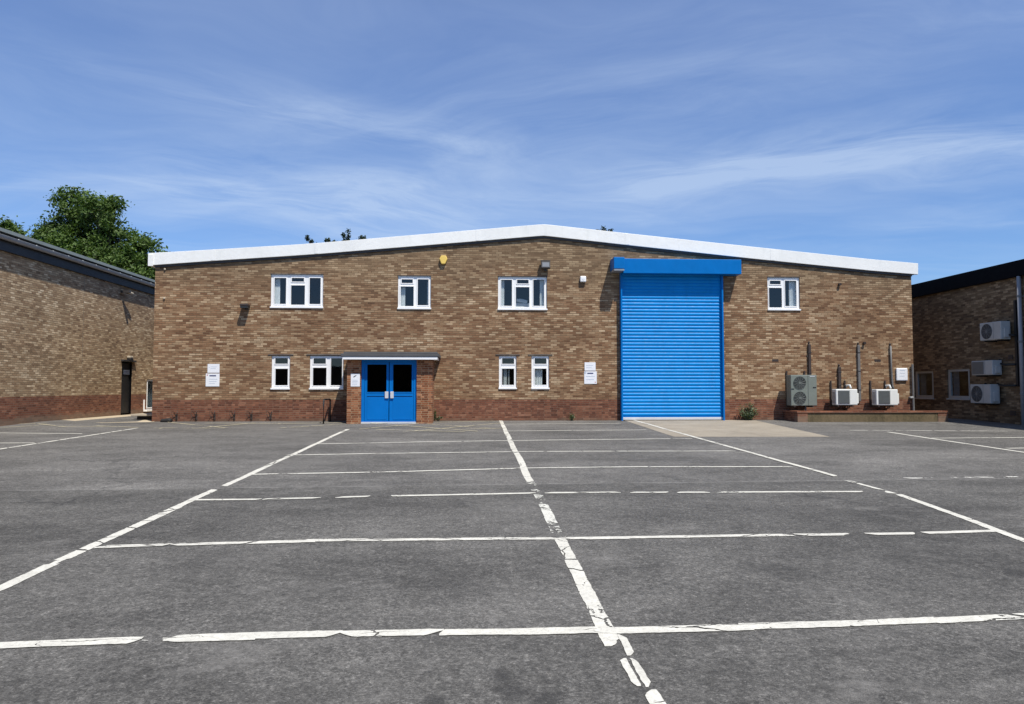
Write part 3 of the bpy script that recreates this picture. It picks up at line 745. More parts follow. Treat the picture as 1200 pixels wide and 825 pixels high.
# ------------------------------------------------------------------ signs on the front
def board(name, rect_px, label, cat, Y, parts=(), th=.012, group=None, round_=.004):
    r = prect(*rect_px, Y)
    loc = ((r[0] + r[1]) / 2, Y, r[2])
    b = MB(); b.box(r[0], r[1], Y - th, Y - .001, r[2], r[3])
    o = b.build(name, M['sign'], at=loc, bevel=round_); tag(o, label, cat, group)
    for (nm, pr_, mt) in parts:
        b = MB()
        for q in pr_:
            if len(q) == 4:
                s = prect(*q, Y); b.box(s[0], s[1], Y - th - .003, Y - th - .0005, s[2], s[3])
            else:
                b.prism([onY(x, y, Y - th - .003) for x, y in q], (0, .0025, 0))
        b.build(nm, M[mt], o)
    return o
FS = F - .001
board('notice_sign', (243.2, 426.6, 257.4, 436.9), 'blank looking white notice mounted above another left of the porch', 'sign', FS,
      [('faint_lettering', [(245, 430, 246, 430.5), (247, 429.6, 254, 430.0), (247, 431.6, 253, 432.0)], 'sign_pale')])
board('notice_sign', (241.0, 437.8, 257.4, 452.9), 'lower white notice with a dark heading, far left of the porch', 'sign', FS,
      [('heading', [(245.6, 439.6, 253.4, 441.0)], 'sign_navy'), ('logo', [(242.6, 438.8, 243.8, 440.2)], 'sign_red'),
       ('faint_lettering', [(245, 444.0, 255, 444.5), (245, 446.6, 254, 447.1), (245, 449.0, 252, 449.4)], 'sign_pale')])
board('notice_sign', (685.0, 424.7, 697.9, 434.4), 'upper white notice of the pair just left of the blue shutter', 'sign', FS,
      [('faint_lettering', [(687, 428, 695, 428.4), (687, 430.6, 694, 431.0)], 'sign_pale')])
board('notice_sign', (684.6, 435.2, 699.2, 449.9), 'lower white notice with dark heading, just left of the blue shutter', 'sign', FS,
      [('heading', [(688.2, 436.8, 695.2, 438.2)], 'sign_navy'), ('logo', [(697.0, 447.2, 698.0, 448.6)], 'sign_red'), ('banner', [(684.8, 435.4, 687, 437.8)], 'sign_pale'),
       ('faint_lettering', [(686.4, 440.6, 697, 441.2), (686.4, 444.4, 696, 445.0)], 'sign_pale')])
board('notice_sign', (1049.6, 431.4, 1062.4, 446.2), 'white notice with rounded corners beside the rightmost trunking pipe', 'sign', FS,
      [('faint_lettering', [(1053, 433.6, 1059, 434.4), (1053, 437.0, 1059, 437.5), (1053, 440.4, 1058.6, 440.9)], 'sign_pale')], round_=.03, th=.07)
board('notice_sign', (411.0, 437.9, 421.9, 453.0), 'white notice with a small black emblem on the porch pillar', 'sign', PY - .001,
      [('emblem', [[(413.9, 441.6), (415.4, 440.7), (416.2, 439.9), (418.0, 439.9), (416.9, 440.7), (416.0, 441.4), (415.0, 442.0), (414.2, 442.1)]], 'black'),
       ('faint_lettering', [(413, 445.0, 419, 445.4), (413, 446.6, 419.4, 447.0), (413, 448.4, 418.8, 448.8), (412.8, 450.4, 418.4, 450.8)], 'sign_pale')])

# ------------------------------------------------------------------ small fittings on the front wall
p = onY(518.8, 303.6, F)                       # hexagonal alarm box
b = MB()
b.prism([onY(x, y, F - .10) for x, y in ((516.9, 299.3), (522.6, 299.3), (524.4, 303.2), (521.6, 309.3), (517.2, 309.3), (514.8, 303.2))], (0, .098, 0))
al = b.build('alarm_box', M['yellow'], at=(p.x, F, p.z), bevel=.02); tag(al, 'yellow six-sided burglar alarm box high on the brick wall under the fascia', 'alarm box')
p = onY(683.4, 327, F - .08)                   # white sensor box
b = MB(); b.box(p.x - .10, p.x + .10, F - .11, F - .001, p.z - .10, p.z + .10)
sb_ = b.build('sensor_box', M['white'], at=(p.x, F, p.z - .1), bevel=.03); tag(sb_, 'small white square sensor box between the floodlight and the blue hood', 'sensor')
b = MB(); b.disc((p.x, F - .111, p.z + .01), .045, (0, -1, 0), .006); b.build('sensor_dome', M['sign'], sb_)
# floodlight over the third upper window
p = onY(639.6, 310.4, F - .22)
fl = thing('floodlight', (p.x, F, p.z), 'black floodlight with grey lens above the three-light upper window', 'floodlight')
b = MB(); b.prism([(p.x - .15, F - .24, p.z - .10), (p.x - .15, F - .12, p.z - .13), (p.x - .15, F - .07, p.z + .10), (p.x - .15, F - .19, p.z + .135)], (.30, 0, 0)); b.build('housing', M['dark_steel'], fl, bevel=.012)
b = MB(); b.prism([(p.x - .115, F - .242, p.z - .065), (p.x - .115, F - .212, p.z + .085), (p.x - .115, F - .206, p.z + .083), (p.x - .115, F - .236, p.z - .067)], (.23, 0, 0)); b.build('lens', M['lens'], fl)
b = MB(); b.box(p.x - .16, p.x + .16, F - .20, F - .06, p.z + .138, p.z + .16); b.build('visor', M['dark_steel'], fl, bevel=.005)
b = MB(); b.box(p.x - .03, p.x + .03, F - .12, F - .002, p.z - .18, p.z - .13); b.build('bracket', M['dark_steel'], fl)
# dark downlight on an arm, left part of the front
p = onY(286.6, 358.6, F - .2)
dl = thing('wall_lamp', (p.x, F, p.z), 'dark box lamp sticking out of the wall left of the wide upper window', 'wall lamp')
b = MB(); b.box(p.x - .13, p.x + .13, F - .30, F - .02, p.z + .0, p.z + .06); b.build('lamp_housing', M['trunk_dark'], dl, bevel=.01)
b = MB(); b.box(p.x - .12, p.x + .12, F - .285, F - .12, p.z - .07, p.z - .003); b.build('lamp_lens', M['fan_dark'], dl, bevel=.01)
b = MB(); b.box(p.x - .05, p.x + .05, F - .018, F - .001, p.z - .10, p.z + .10); b.build('wall_plate', M['dark_steel'], dl)
for px, py, lb in ((192.8, 349.6, 'tiny white sensor dome high up near the left corner'), (193.6, 315.6, 'tiny pale junction box just under the fascia near the left corner')):
    p = onY(px, py, F); b = MB(); b.box(p.x - .03, p.x + .03, F - .05, F - .001, p.z - .03, p.z + .03)
    tag(b.build('junction_box', M['conc_step'], at=(p.x, F, p.z), bevel=.015), lb, 'sensor')
# dark stubs put where the wall has holes
for px, py, lb in ((1012.2, 402.0, 'short dark stub marking a hole right of the tall grey trunking'), (983.2, 333.2, 'dark stub marking a hole in the brickwork right of the last upper window')):
    p = onY(px, py, F); b = MB(); b.tube([(p.x, F - .001, p.z), (p.x, F - .09, p.z - .01)], .045, 10)
    tag(b.build('hole_stub', M['trunk_dark'], at=(p.x, F, p.z)), lb, 'hole mark')

# hoop handrail at the porch
hx = onY(379.2, 480, PY + .0).x
zb_, ztp = gz(PY), onY(379.2, 468.3, PY).z
b = MB(); r_ = .10; path = [(hx, PY, zb_ - .02), (hx, PY, ztp - r_)]
for k in range(1, 7): t = math.pi / 2 * k / 6; path.append((hx, PY + r_ * (1 - math.cos(t)), ztp - r_ + r_ * math.sin(t)))
Y2 = F - .12
for k in range(0, 7): t = math.pi / 2 * k / 6; path.append((hx, Y2 - r_ + r_ * math.sin(t), ztp - r_ + r_ * math.cos(t)))
path.append((hx, Y2, gz(Y2) - .02)); b.tube(path, .027, 10)
tag(b.build('hoop_rail', M['black'], at=(hx, PY, zb_), smooth=True), 'black tubular hoop rail beside the left side of the porch', 'handrail')

# six bicycle holders along the plinth
XS = [207.0, 230.2, 251.6, 274.6, 294.8, 317.2]
names = ['leftmost of six small steel bicycle holders along the red plinth', 'second bicycle holder from the building corner on the red plinth', 'third bicycle holder from the corner, below the pair of notices',
         'fourth bicycle holder from the corner on the red plinth', 'fifth bicycle holder from the corner, left of the narrow window', 'last bicycle holder, directly below the narrow white window']
x0 = onY(XS[0], 485, F).x; zc = onY(230, 486, F).z
bh = thing('bicycle_holder', (x0, F, ZG), names[0], 'bicycle holder', 'bicycle holders fixed along the plinth')
b = MB(); b.box(x0 - .035, x0 + .035, F - .016, F - .001, zc - .16, zc + .02); b.build('wall_plate', M['rust'], bh, bevel=.004)
b = MB()
for s in (-1, 1):
    b.tube([(x0 + s * .02, F - .02, zc - .04), (x0 + s * .05, F - .10, zc + .10), (x0 + s * .085, F - .17, zc + .12), (x0 + s * .075, F - .20, zc + .02), (x0 + s * .03, F - .12, zc - .14), (x0 + s * .015, F - .02, zc - .17)], .009, 6)
b.build('wheel_loop', M['rust'], bh, smooth=True)
for i, px in enumerate(XS[1:]):
    c = copy_tree(bh); c.location.x = onY(px, 485, F).x; c['label'] = names[i + 1]
    c.rotation_euler = (0, 0, random.uniform(-.15, .15))
# black rubber block by the corner
p = onY(193.0, 491.0, F - .3); b = MB()
Zq = gz(p.y)
b.prism([(p.x - .17, p.y, Zq), (p.x + .17, p.y, Zq), (p.x + .19, p.y, Zq + .09), (p.x + .09, p.y, Zq + .13), (p.x - .13, p.y, Zq + .10)], (0, .22, 0))
tag(b.build('rubber_block', M['rubber'], at=(p.x, p.y, Zq), bevel=.04), 'low black lump lying against the plinth by the left corner', 'rubber block')

# ------------------------------------------------------------------ air conditioning on the front wall
def fan(parent, c, r, axis, matd, matr, nring=6, nspoke=10):
    """c: centre of the fan on the panel face"""
    ax = Vector(axis).normalized(); c = Vector(c)
    b = MB(); b.disc(c + ax * .001, r, ax, .004); f = b.build('fan_guard', M[matd], parent)
    b = MB(); e1 = ax.cross(Vector((0, 0, 1))).normalized(); e2 = ax.cross(e1)
    for k in range(nspoke):
        t = 2 * math.pi * k / nspoke
        d = e1 * math.cos(t) + e2 * math.sin(t); d2 = e1 * math.cos(t + .35) + e2 * math.sin(t + .35)
        b.tube([c + ax * .014 + d * r * .2, c + ax * .016 + d2 * r * .97], .006, 5)
    for k in range(1, nring + 1): b.ring(c + ax * .014, r * (.18 + .82 * k / nring), .005, ax, 26, 5)
    b.build('grille_ring', M[matr], f)
    b = MB(); b.disc(c + ax * .010, r * .2, ax, .014); b.build('hub', M[matr], f)
    return f

def bracket(parent, xs, ztop, zbot, depth, Y=F):
    for x in xs:
        b = MB(); b.box(x - .022, x + .022, Y - .05, Y - .001, zbot, ztop)
        b.box(x - .022, x + .022, Y - depth, Y - .052, zbot, zbot + .045)
        b.build('mounting_bracket', M['trunk_dark'], parent, bevel=.003)

# grey-green twin fan unit
YU = F - .62
r = prect(927.3, 439.4, 957.0, 475.5, YU)
u1 = thing('air_conditioner', ((r[0] + r[1]) / 2, F, r[2]), 'tall grey-green air conditioner with two fans, nearest the blue shutter', 'air conditioner', 'air conditioners along the front wall')
b = MB(); b.box(r[0], r[1], YU, YU + .36, r[2], r[3]); cab = b.build('cabinet', M['ac_green'], u1, bevel=.015)
W, H = r[1] - r[0], r[3] - r[2]
for k in (.745, .255):
    fan(u1, (r[0] + W * .335, YU, r[2] + H * k), H * .205, (0, -1, 0), 'fan_dark', 'fan_grey', 6, 12)
b = MB(); b.box(r[0] + W * .655, r[0] + W * .665, YU - .004, YU - .001, r[2] + .02, r[3] - .02)
b.build('panel_seam', M['fan_dark'], cab)
b = MB(); b.box(r[0] + W * .85, r[0] + W * .97, YU - .012, YU - .001, r[2] + H * .585, r[2] + H * .61); b.build('grip', M['fan_dark'], cab)
b = MB(); b.box(r[0] + .015, r[0] + W * .12, YU - .012, YU - .001, r[2] + H * .535, r[2] + H * .56)
b.build('grip', M['fan_dark'], cab)
b = MB(); b.box(r[0] + W * .73, r[0] + W * .93, YU - .006, YU - .001, r[2] + H * .94, r[2] + H * .965); b.build('badge', M['alu'], cab)
bracket(u1, (onY(921.6, 450, F).x, onY(942.6, 450, F).x), onY(921, 434.8, F).z, r[2] - .05, .62)
b = MB(); b.box(r[0] + W * .62, r[0] + W * .66, YU + .15, YU + .18, ZG + .05, r[2] - .001); b.build('drain_pipe', M['trunk_grey'], u1)

def white_unit(px0, px1, py0, py1, label, sideX, brx):
    r = prect(px0, py0, px1, py1, F - .52)
    Yf = F - .52
    u = thing('air_conditioner', ((r[0] + r[1]) / 2, F, r[2]), label, 'air conditioner', 'air conditioners along the front wall')
    W, H = r[1] - r[0], r[3] - r[2]
    b = MB(); b.box(r[0], r[1] - .03, Yf, Yf + .30, r[2], r[3]); cab = b.build('cabinet', M['ac_white'], u, bevel=.025)
    b = MB(); b.box(r[1] - .029, r[1] + .035, Yf + .05, Yf + .26, r[2] + .05, r[3] - H * .26); b.build('valve_cover', M['ac_white'], cab, bevel=.015)
    b = MB(); b.box(r[0] + W * .085, r[0] + W * .60, Yf - .012, Yf - .001, r[2] + H * .09, r[2] + H * .92); gp = b.build('fan_guard', M['grille'], u, bevel=.02)
    b = MB()
    for k in range(1, 16):
        zz = r[2] + H * (.09 + .83 * k / 16); b.box(r[0] + W * .10, r[0] + W * .59, Yf - .018, Yf - .0125, zz - .006, zz + .006)
    b.build('guard_bars', M['fan_grey'], gp)
    b = MB(); b.box(r[0] + W * .625, r[0] + W * .635, Yf - .004, Yf - .001, r[2] + .02, r[3] - .02); b.build('panel_seam', M['ac_side'], cab)
    b = MB()
    for k in range(9):
        zz = r[2] + .07 + k * .042; b.box(r[0] - .004, r[0] - .001, Yf + .05, Yf + .25, zz, zz + .018)
    b.build('side_louvre', M['grille'], cab)
    bracket(u, brx, onY(980, 446, F).z, r[2] - .05, .52)
    # pipe elbow coming over the top
    e = r[0] + W * .80
    b = MB(); b.tube([(e, F - .05, r[3] + .06), (e - .02, F - .06, r[3] + .12), (e + .06, F - .14, r[3] + .13), (e + .07, F - .2, r[3] + .02)], .035, 9); b.build('pipe_elbow', M['ac_side'], u, smooth=True)
    for k, q in ((.34, .0), (.62, .05), (.70, .0)):
        b = MB(); b.tube([(r[0] + W * k, Yf + .15, r[2] + .01), (r[0] + W * k, Yf + .17, r[2] - .08), (r[0] + W * (k + q), F - .03, r[2] - .16)], .016, 7)
        b.build('drain_hose', M['trunk_dark'], u, smooth=True)
    return u
white_unit(980.0, 1006.0, 456.0, 474.8, 'white air conditioner in the middle, between the twin-fan unit and the rightmost one', 976, (onY(973.2, 450, F).x, onY(989.6, 450, F).x))
white_unit(1027.3, 1053.3, 456.2, 475.0, 'white air conditioner at the right end of the front wall below the notice', 1022, (onY(1019.6, 450, F).x, onY(1036.6, 450, F).x))

def trunking(px0, px1, py0, py1, mat, label, depth=.07, name='pipe_trunking', Y=F, bend=0):
    a, c = onY(px0, py0, Y), onY(px1, py1, Y)
    if bend:
        xm = (a.x + c.x) / 2; w = (c.x - a.x) / 2
        b = MB(); b.tube([(xm, Y - .05, a.z), (xm + .005, Y - .05, a.z * .5 + c.z * .5), (xm + bend * .5, Y - .05, c.z + .12), (xm + bend, Y - .08, c.z)], w * .85, 10)
        o = b.build(name, M[mat], at=(xm, Y, c.z), smooth=True)
    else:
        b = MB(); b.box(a.x, c.x, Y - depth, Y - .001, c.z, a.z)
        o = b.build(name, M[mat], at=((a.x + c.x) / 2, Y, c.z), bevel=.012)
    tag(o, label, 'pipe', 'pipe trunking up the front wall')
    n = max(2, int((a.z - c.z) / .5))
    for k in range(0 if bend else n):
        zz = c.z + (a.z - c.z) * (k + .6) / n
        b = MB(); b.box(a.x - .012, c.x + .012, Y - depth - .008, Y - .002, zz - .014, zz + .014)
        b.build('pipe_clip', M['dark_steel'], o)
    b = MB(); xm = (a.x + c.x) / 2; b.tube([(xm, Y - .035, a.z + .001), (xm, Y - .035, a.z + .05), (xm, Y - .001, a.z + .075)], .028, 8); b.build('end_cap', M['dark_steel'], o)
    return o
trunking(946.2, 950.2, 403.5, 452, 'trunk_dark', 'dark vertical pipe trunking rising above the grey-green twin-fan unit')
trunking(981.2, 985.2, 430, 460, 'trunk_dark', 'short dark pipe trunking rising above the middle white unit')
trunking(1003.8, 1008.2, 404.5, 470, 'trunk_grey', 'tall grey pipe trunking between the two white units')
trunking(1041.4, 1045.2, 405.5, 457, 'trunk_grey', 'tall grey pipe trunking left of the rounded notice, bent at its foot', bend=.07)
# drain pipe at the right corner
x = onY(1068.4, 450, F).x
b = MB(); b.tube([(x, F - .07, ZG + .02), (x, F - .07, onY(1068, 427, F).z)], .035, 10)
dpipe = tag(b.build('drain_pipe', M['trunk_grey'], at=(x, F, ZG)), 'thin grey drain pipe at the right corner of the main building', 'pipe')
b = MB(); q = onY(1066.4, 465.6, F); b.box(q.x - .05, q.x + .06, F - .11, F - .002, q.z - .03, q.z + .03); b.build('pipe_clip', M['ac_shade_tone'], dpipe, bevel=.01)

# low planter wall in front of the units
WY = 23.35
wx0, wx1 = onY(934.5, 490, WY).x, onY(1110.8, 490, WY).x
wz0 = gz(WY) - .05; wz1 = onY(1000, 484.0, WY).z; wz2 = onY(1000, 481.6, WY).z
lw = thing('planter_wall', ((wx0 + wx1) / 2, WY, gz(WY)), 'low stained wall with red brick coping in front of the air conditioners', 'low wall')
b = MB(); b.box(wx0 + .34, wx1 - .34, WY, WY + .22, wz0, wz1 - .002); b.build('render_panel', M['render'], lw, bevel=.01)
for (a0, a1) in ((wx0, wx0 + .337), (wx1 - .337, wx1)):
    b = MB(); b.box(a0, a1, WY - .015, WY + .225, wz0, wz1 - .002); b.build('brick_pier', M['plinth_l'], lw, bevel=.006)
b = MB(); b.box(wx0, wx0 + .22, WY + .227, F - .004, wz0, wz1 - .002); b.build('return_wall', M['plinth'], lw, bevel=.006)
b = MB(); b.box(wx0 - .02, wx1 + .02, WY - .03, WY + .24, wz1, wz2); b.box(wx0 - .02, wx0 + .24, WY + .242, F - .004, wz1, wz2); b.build('coping', M['plinth_l'], lw, bevel=.008)

# ------------------------------------------------------------------ weeds
def weed(px, py, hgt, wid, n, label, Yoff=None):
    p = onG(px, py)
    if p.y > F - .12: p = Vector((p.x, F - .12, gz(F)))
    z0 = gz(p.y)
    w = thing('weed', (p.x, p.y, z0), label, 'weed')
    st, lf = MB(), MB()
    for i in range(n):
        a = random.uniform(0, 6.28); rr = wid * math.sqrt(random.random()) * .5
        top = Vector((p.x + rr * math.cos(a), p.y + rr * math.sin(a) * .45 - .03, z0 + hgt * random.uniform(.35, 1.0) * (1 - .5 * rr / wid)))
        top.y = min(top.y, F - .03)
        base = Vector((p.x + rr * .2 * math.cos(a), p.y, z0))
        st.tube([base, (base + top) / 2 + Vector((0, -.02, .02)), top], .006, 4, r2=.003)
        for k in range(11):
            t = random.uniform(.25, 1.05); q = base + (top - base) * t + Vector((random.uniform(-.05, .05), random.uniform(-.05, .03), random.uniform(-.02, .04)))
            q.y = min(q.y, F - .01)
            d = Vector((random.uniform(-1, 1), random.uniform(-1, .4), random.uniform(-.2, .9))).normalized(); s = d.cross(Vector((random.uniform(-1, 1), random.uniform(-1, 1), 1))).normalized()
            L, Wd = random.uniform(.05, .09), random.uniform(.014, .026)
            lf.face([q, q + d * L * .5 + s * Wd, q + d * L, q + d * L * .5 - s * Wd])
    st.build('stem', M['weed'], w); lf.build('foliage', M['weed'], w, recalc=False)
weed(870.5, 491.5, .62, .75, 46, 'bushy green weed at the foot of the wall right of the shutter')
weed(667.6, 492, .34, .16, 8, 'small dark weed at the foot of the plinth between windows and shutter')
weed(509.4, 493, .55, .16, 9, 'thin weed growing in the corner right of the porch')
weed(514.0, 493, .22, .22, 6, 'tiny weed at the plinth just right of the porch corner')

# ------------------------------------------------------------------ left neighbour
LX = -13.7
LY0, LY1 = 4.0, 37.5
fL = lambda u, v, d: (LX - d, u, v)
def lrect(x0, y0, x1, y1, X=LX):
    a, c = onX(x0, y1, X), onX(x1, y0, X)
    return (min(a.y, c.y), max(a.y, c.y), onX((x0 + x1) / 2, y1, X).z, onX((x0 + x1) / 2, y0, X).z)
LZP = onX(70, 464, LX).z; LZT = onX(0, 292.3, LX + .09).z + .03
BL = thing('brick_building', (LX, (LY0 + LY1) / 2, gz(20)), 'long sunlit pale brick building with grey gutter along the left side', 'building')
door = lrect(141.4, 423.8, 155.4, 486.4); win = lrect(171.4, 444.2, 186.0, 479.4)
b = MB(); b.panel((LY0, LY1), (LZP, LZT), [door, win], fL, 0, .26)
b.box(-33, LX - .262, LY0, LY0 + .24, LZP, LZT); b.box(-33, LX - .262, LY1 - .24, LY1, LZP, LZT); b.box(-33.24, -33, LY0, LY1, LZP, LZT)
b.build('brick_wall', M['brick_l'], BL)
b = MB()
b.panel((LY0, LY1), (-.6, LZP - .001), [(door[0], door[1], gz(40), LZP), (win[0], win[1], win[2], LZP)], fL, 0, .26)
b.box(-33, LX - .262, LY0, LY0 + .24, -.6, LZP - .001); b.box(-33, LX - .262, LY1 - .24, LY1, -.6, LZP - .001); b.box(-33.24, -33, LY0, LY1, -.6, LZP - .001)
b.build('brick_plinth', M['plinth_l'], BL)
jy = onX(96, 430, LX).y; b = MB(); b.panel((jy - .012, jy + .012), (LZP, LZT - .05), [], fL, -.004, -.001); b.build('movement_joint', M['lintel'], BL)
b = MB(); b.box(LX - .005, LX + .09, LY0 - .1, LY1 + .1, LZT - .03, LZT + .21); b.build('eaves_board', M['grey_fascia'], BL, bevel=.006)
b = MB(); gx, gzz, gr = LX + .165, LZT + .36, .095
for yy0, yy1 in ((LY0 - .1, LY1 + .1),):
    pr_ = [(gx + gr * math.cos(t), gzz + gr * math.sin(t)) for t in [math.pi + math.pi * k / 12 for k in range(13)]] + [(gx + gr * .88, gzz), (gx - gr * .88, gzz)]
    # half-round trough: outer arc and rim
    b.prism([(q[0], yy0, q[1]) for q in pr_], (0, yy1 - yy0, 0))
gut = b.build('gutter', M['gutter'], BL)
b = MB(); b.tube([(gx + gr, LY0 - .1, gzz + .006), (gx + gr, LY1 + .1, gzz + .006)], .012, 8); b.build('rim', M['steel'], gut)
for k in range(36):
    yy = LY0 + .3 + k * .92
    b = MB(); b.box(gx - gr - .02, gx + gr + .016, yy - .02, yy + .02, gzz + .002, gzz + .026); b.build('gutter_bracket', M['ac_white'], gut)
b = MB(); b.box(LX - .10, LX + .04, LY0 - .1, LY1 + .1, LZT + .211, LZT + .44); b.build('eaves_filler', M['dark_steel'], BL)
b = MB(); b.prism([(LX + .28, LY0 - .2, LZT + .45), (LX + .28, LY0 - .2, LZT + .55), (-24, LY0 - .2, LZT + 1.15), (-33.5, LY0 - .2, LZT + .55), (-33.5, LY0 - .2, LZT + .45), (-24, LY0 - .2, LZT + 1.05)], (0, LY1 - LY0 + .4, 0)); b.build('roof', M['roof_l'], BL)
# black door
b = MB(); b.panel((door[0] + .005, door[1] - .005), (gz(30) + .06, door[3] - .005), [], fL, .07, .12); dr = b.build('door', M['black'], BL, bevel=.004)
b = MB(); b.panel((door[0], door[1]), (gz(30) + .06, door[3]), [(door[0] + .06, door[1] - .06, gz(30), door[3] - .06)], fL, .02, .068); b.build('door_frame', M['navy_black'], dr)
dp = lrect(144.8, 433.6, 151.8, 438.8, LX - .06); b = MB(); b.panel((dp[0], dp[1]), (dp[2], dp[3]), [], fL, .060, .069); nb_ = b.build('name_plate', M['sign_pale'], dr)
b = MB()
for k in (.3, .6):
    b.panel((dp[0] + .06, dp[1] - .06), (dp[2] + (dp[3] - dp[2]) * k - .012, dp[2] + (dp[3] - dp[2]) * k + .012), [], fL, .057, .0595)
b.build('faint_lettering', M['sign_navy'], nb_)
b = MB(); b.panel((door[0] - .1, door[1] + .15), (door[3] + .002, door[3] + .07), [], fL, -.10, -.001); b.build('door_hood', M['dark_steel'], dr, bevel=.005)
# white framed window near the passage
spec = ((171.4, 444.2, 186.0, 479.4), [(173.2, 446.2, 184.6, 477.4)], [(172.6, 445.2, 185.2, 478.4, 2)], '')  # full grey sheet behind the pane paints in the sky's reflection
make_window(spec, BL, fL, lrect, 'tall narrow white framed window beside the passage', sill=False)
b = MB(); b.panel((win[0] - .30, win[1] + .1), (win[2] - .08, win[2] - .002), [], fL, -.16, -.001); b.build('window_ledge', M['white'], BL, bevel=.01)
b = MB(); b.panel((win[0] - .30, win[0] - .26), (win[2] + .0, win[2] + .42), [], fL, -.05, -.001); b.build('ledge_upright', M['white'], BL)
# bulkhead lamp above the door, arm lamp high on the wall
p = onX(150.2, 420.6, LX)
bk = thing('wall_lamp', (LX, p.y, p.z), 'small black bulkhead lamp with cream top over the black side door', 'wall lamp')
b = MB(); b.box(LX + .001, LX + .16, p.y - .13, p.y + .13, p.z - .09, p.z + .02); b.build('lamp_housing', M['black'], bk, bevel=.02)
b = MB(); b.box(LX + .001, LX + .15, p.y - .14, p.y + .14, p.z + .022, p.z + .12); b.build('lamp_cover', M['conc_step'], bk, bevel=.03)
p = onX(148.4, 343.5, LX + .1)
ar = thing('wall_lamp', (LX, p.y, p.z), 'pale spotlight on a short dark arm high on the left building', 'wall lamp')
b = MB(); b.box(LX + .001, LX + .34, p.y - .30, p.y - .16, p.z - .02, p.z + .07); b.build('arm', M['dark_steel'], ar)
b = MB(); b.tube([(LX + .20, p.y - .14, p.z + .02), (LX + .26, p.y + .18, p.z + .0)], .07, 12, r2=.04); b.build('lamp_head', M['conc_step'], ar, smooth=False)

# pale path and step in the passage
pp = [Vector((LX + .004, onX(68, 493, LX).y + .2, 0)), Vector((onG(119, 495.8).x, onG(119, 495.8).y, 0)), Vector((onG(181, 494.6).x, onG(181, 494.6).y, 0)), Vector((XL - .002, F + .2, 0)), Vector((XL - .002, 38, 0)), Vector((LX + .004, 38, 0))]
b = MB(); b.face([(q.x, q.y, gz(q.y) + .005) for q in pp]); structure('concrete_path', b, M['path'])
b = MB(); q0 = onX(156, 489, LX)
sx0 = onY(153, 489, 25.6).x
b.box(sx0, XL - .01, 25.6, 28.4, gz(27) + .13, gz(27) + .20)
stp = b.build('doorstep', M['conc_step'], at=(-11.5, 25.6, gz(27)), bevel=.012)
b = MB(); b.box(sx0 + .08, XL - .02, 25.9, 28.3, gz(27) - .02, gz(27) + .129); b.build('step_gap_shade', M['dark_steel'], stp)  # dark block in place of the shaded gap under the slab
tag(stp, 'pale concrete step in the passage between the left and main buildings', 'step')

# ------------------------------------------------------------------ right neighbour
RX = 17.0
RY0, RY1 = 6.0, 34.0
fR = lambda u, v, d: (RX + d, u, v)
def rrect(x0, y0, x1, y1, X=RX):
    a, c = onX(x0, y1, X), onX(x1, y0, X)
    xm = (x0 + x1) / 2
    return (min(a.y, c.y), max(a.y, c.y), onX(xm, y1, X).z, onX(xm, y0, X).z)
RZT = onX(1130, 336, RX - .1).z; RZB = onX(1130, 336.5, RX - .1).z
RTOP = onX(1130, 319.5, RX - .12).z
BR = thing('brick_building', (RX, (RY0 + RY1) / 2, gz(20)), 'shaded brown brick building with black fascia along the right side', 'building')
w1, w2 = rrect(1072.0, 434.6, 1093.6, 467.8), rrect(1110.4, 432.4, 1136.0, 468.6)
b = MB(); b.panel((RY0, RY1), (-.6, RZT + .1), [w1, w2], fR, 0, .26)
b.box(RX + .262, 42, RY0, RY0 + .24, -.6, RZT + .1); b.box(RX + .262, 42, RY1 - .24, RY1, -.6, RZT + .1); b.box(42, 42.24, RY0, RY1, -.6, RZT + .1)
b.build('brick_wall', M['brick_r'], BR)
b = MB(); b.box(RX - .12, RX - .003, RY0 - .1, RY1 + .1, RZB, RTOP); b.build('roof_fascia', M['navy_black'], BR, bevel=.008)
b = MB(); b.prism([(RX - .118, RY0 - .1, RTOP + .002), (29, RY0 - .1, RTOP + .8), (42.4, RY0 - .1, RTOP + .002), (42.4, RY0 - .1, RTOP - .1), (29, RY0 - .1, RTOP + .68), (RX - .0, RY0 - .1, RTOP - .1)], (0, RY1 - RY0 + .2, 0)); b.build('roof', M['flash'], BR)
b = MB(); b.box(RX + 2.0, RX + 2.1, RY0 + .3, RY1 - .3, gz(20), RZT); b.build('room_lining', M['inside'], BR)
for wpx, lb in (((1072.0, 434.6, 1093.6, 467.8), 'plain white framed window half hidden by the main building corner'), ((1110.4, 432.4, 1136.0, 468.6), 'plain white framed window next to the two stacked air conditioners')):
    x0, y0, x1, y1 = wpx
    make_window((wpx, [(x0 + 2.6, y0 + 2.4, x1 - 2.2, y1 - 4.2)], [(x0 + 2.6, y0 + 2.4, x0 + 8, y1 - 4.2, 2)], ''), BR, fR, rrect, lb, mat='ac_shade_tone', sill_mat='ac_shade_tone')
for px, py, w in ((1184.7, 418.6, 2.6), (1187.2, 484.0, 2.8)):
    r = rrect(px - w, py - w, px + w, py + w); b = MB(); b.panel((r[0], r[1]), (r[2], r[3]), [], fR, -.02, -.001); b.build('vent_plate', M['trunk_dark'], BR)

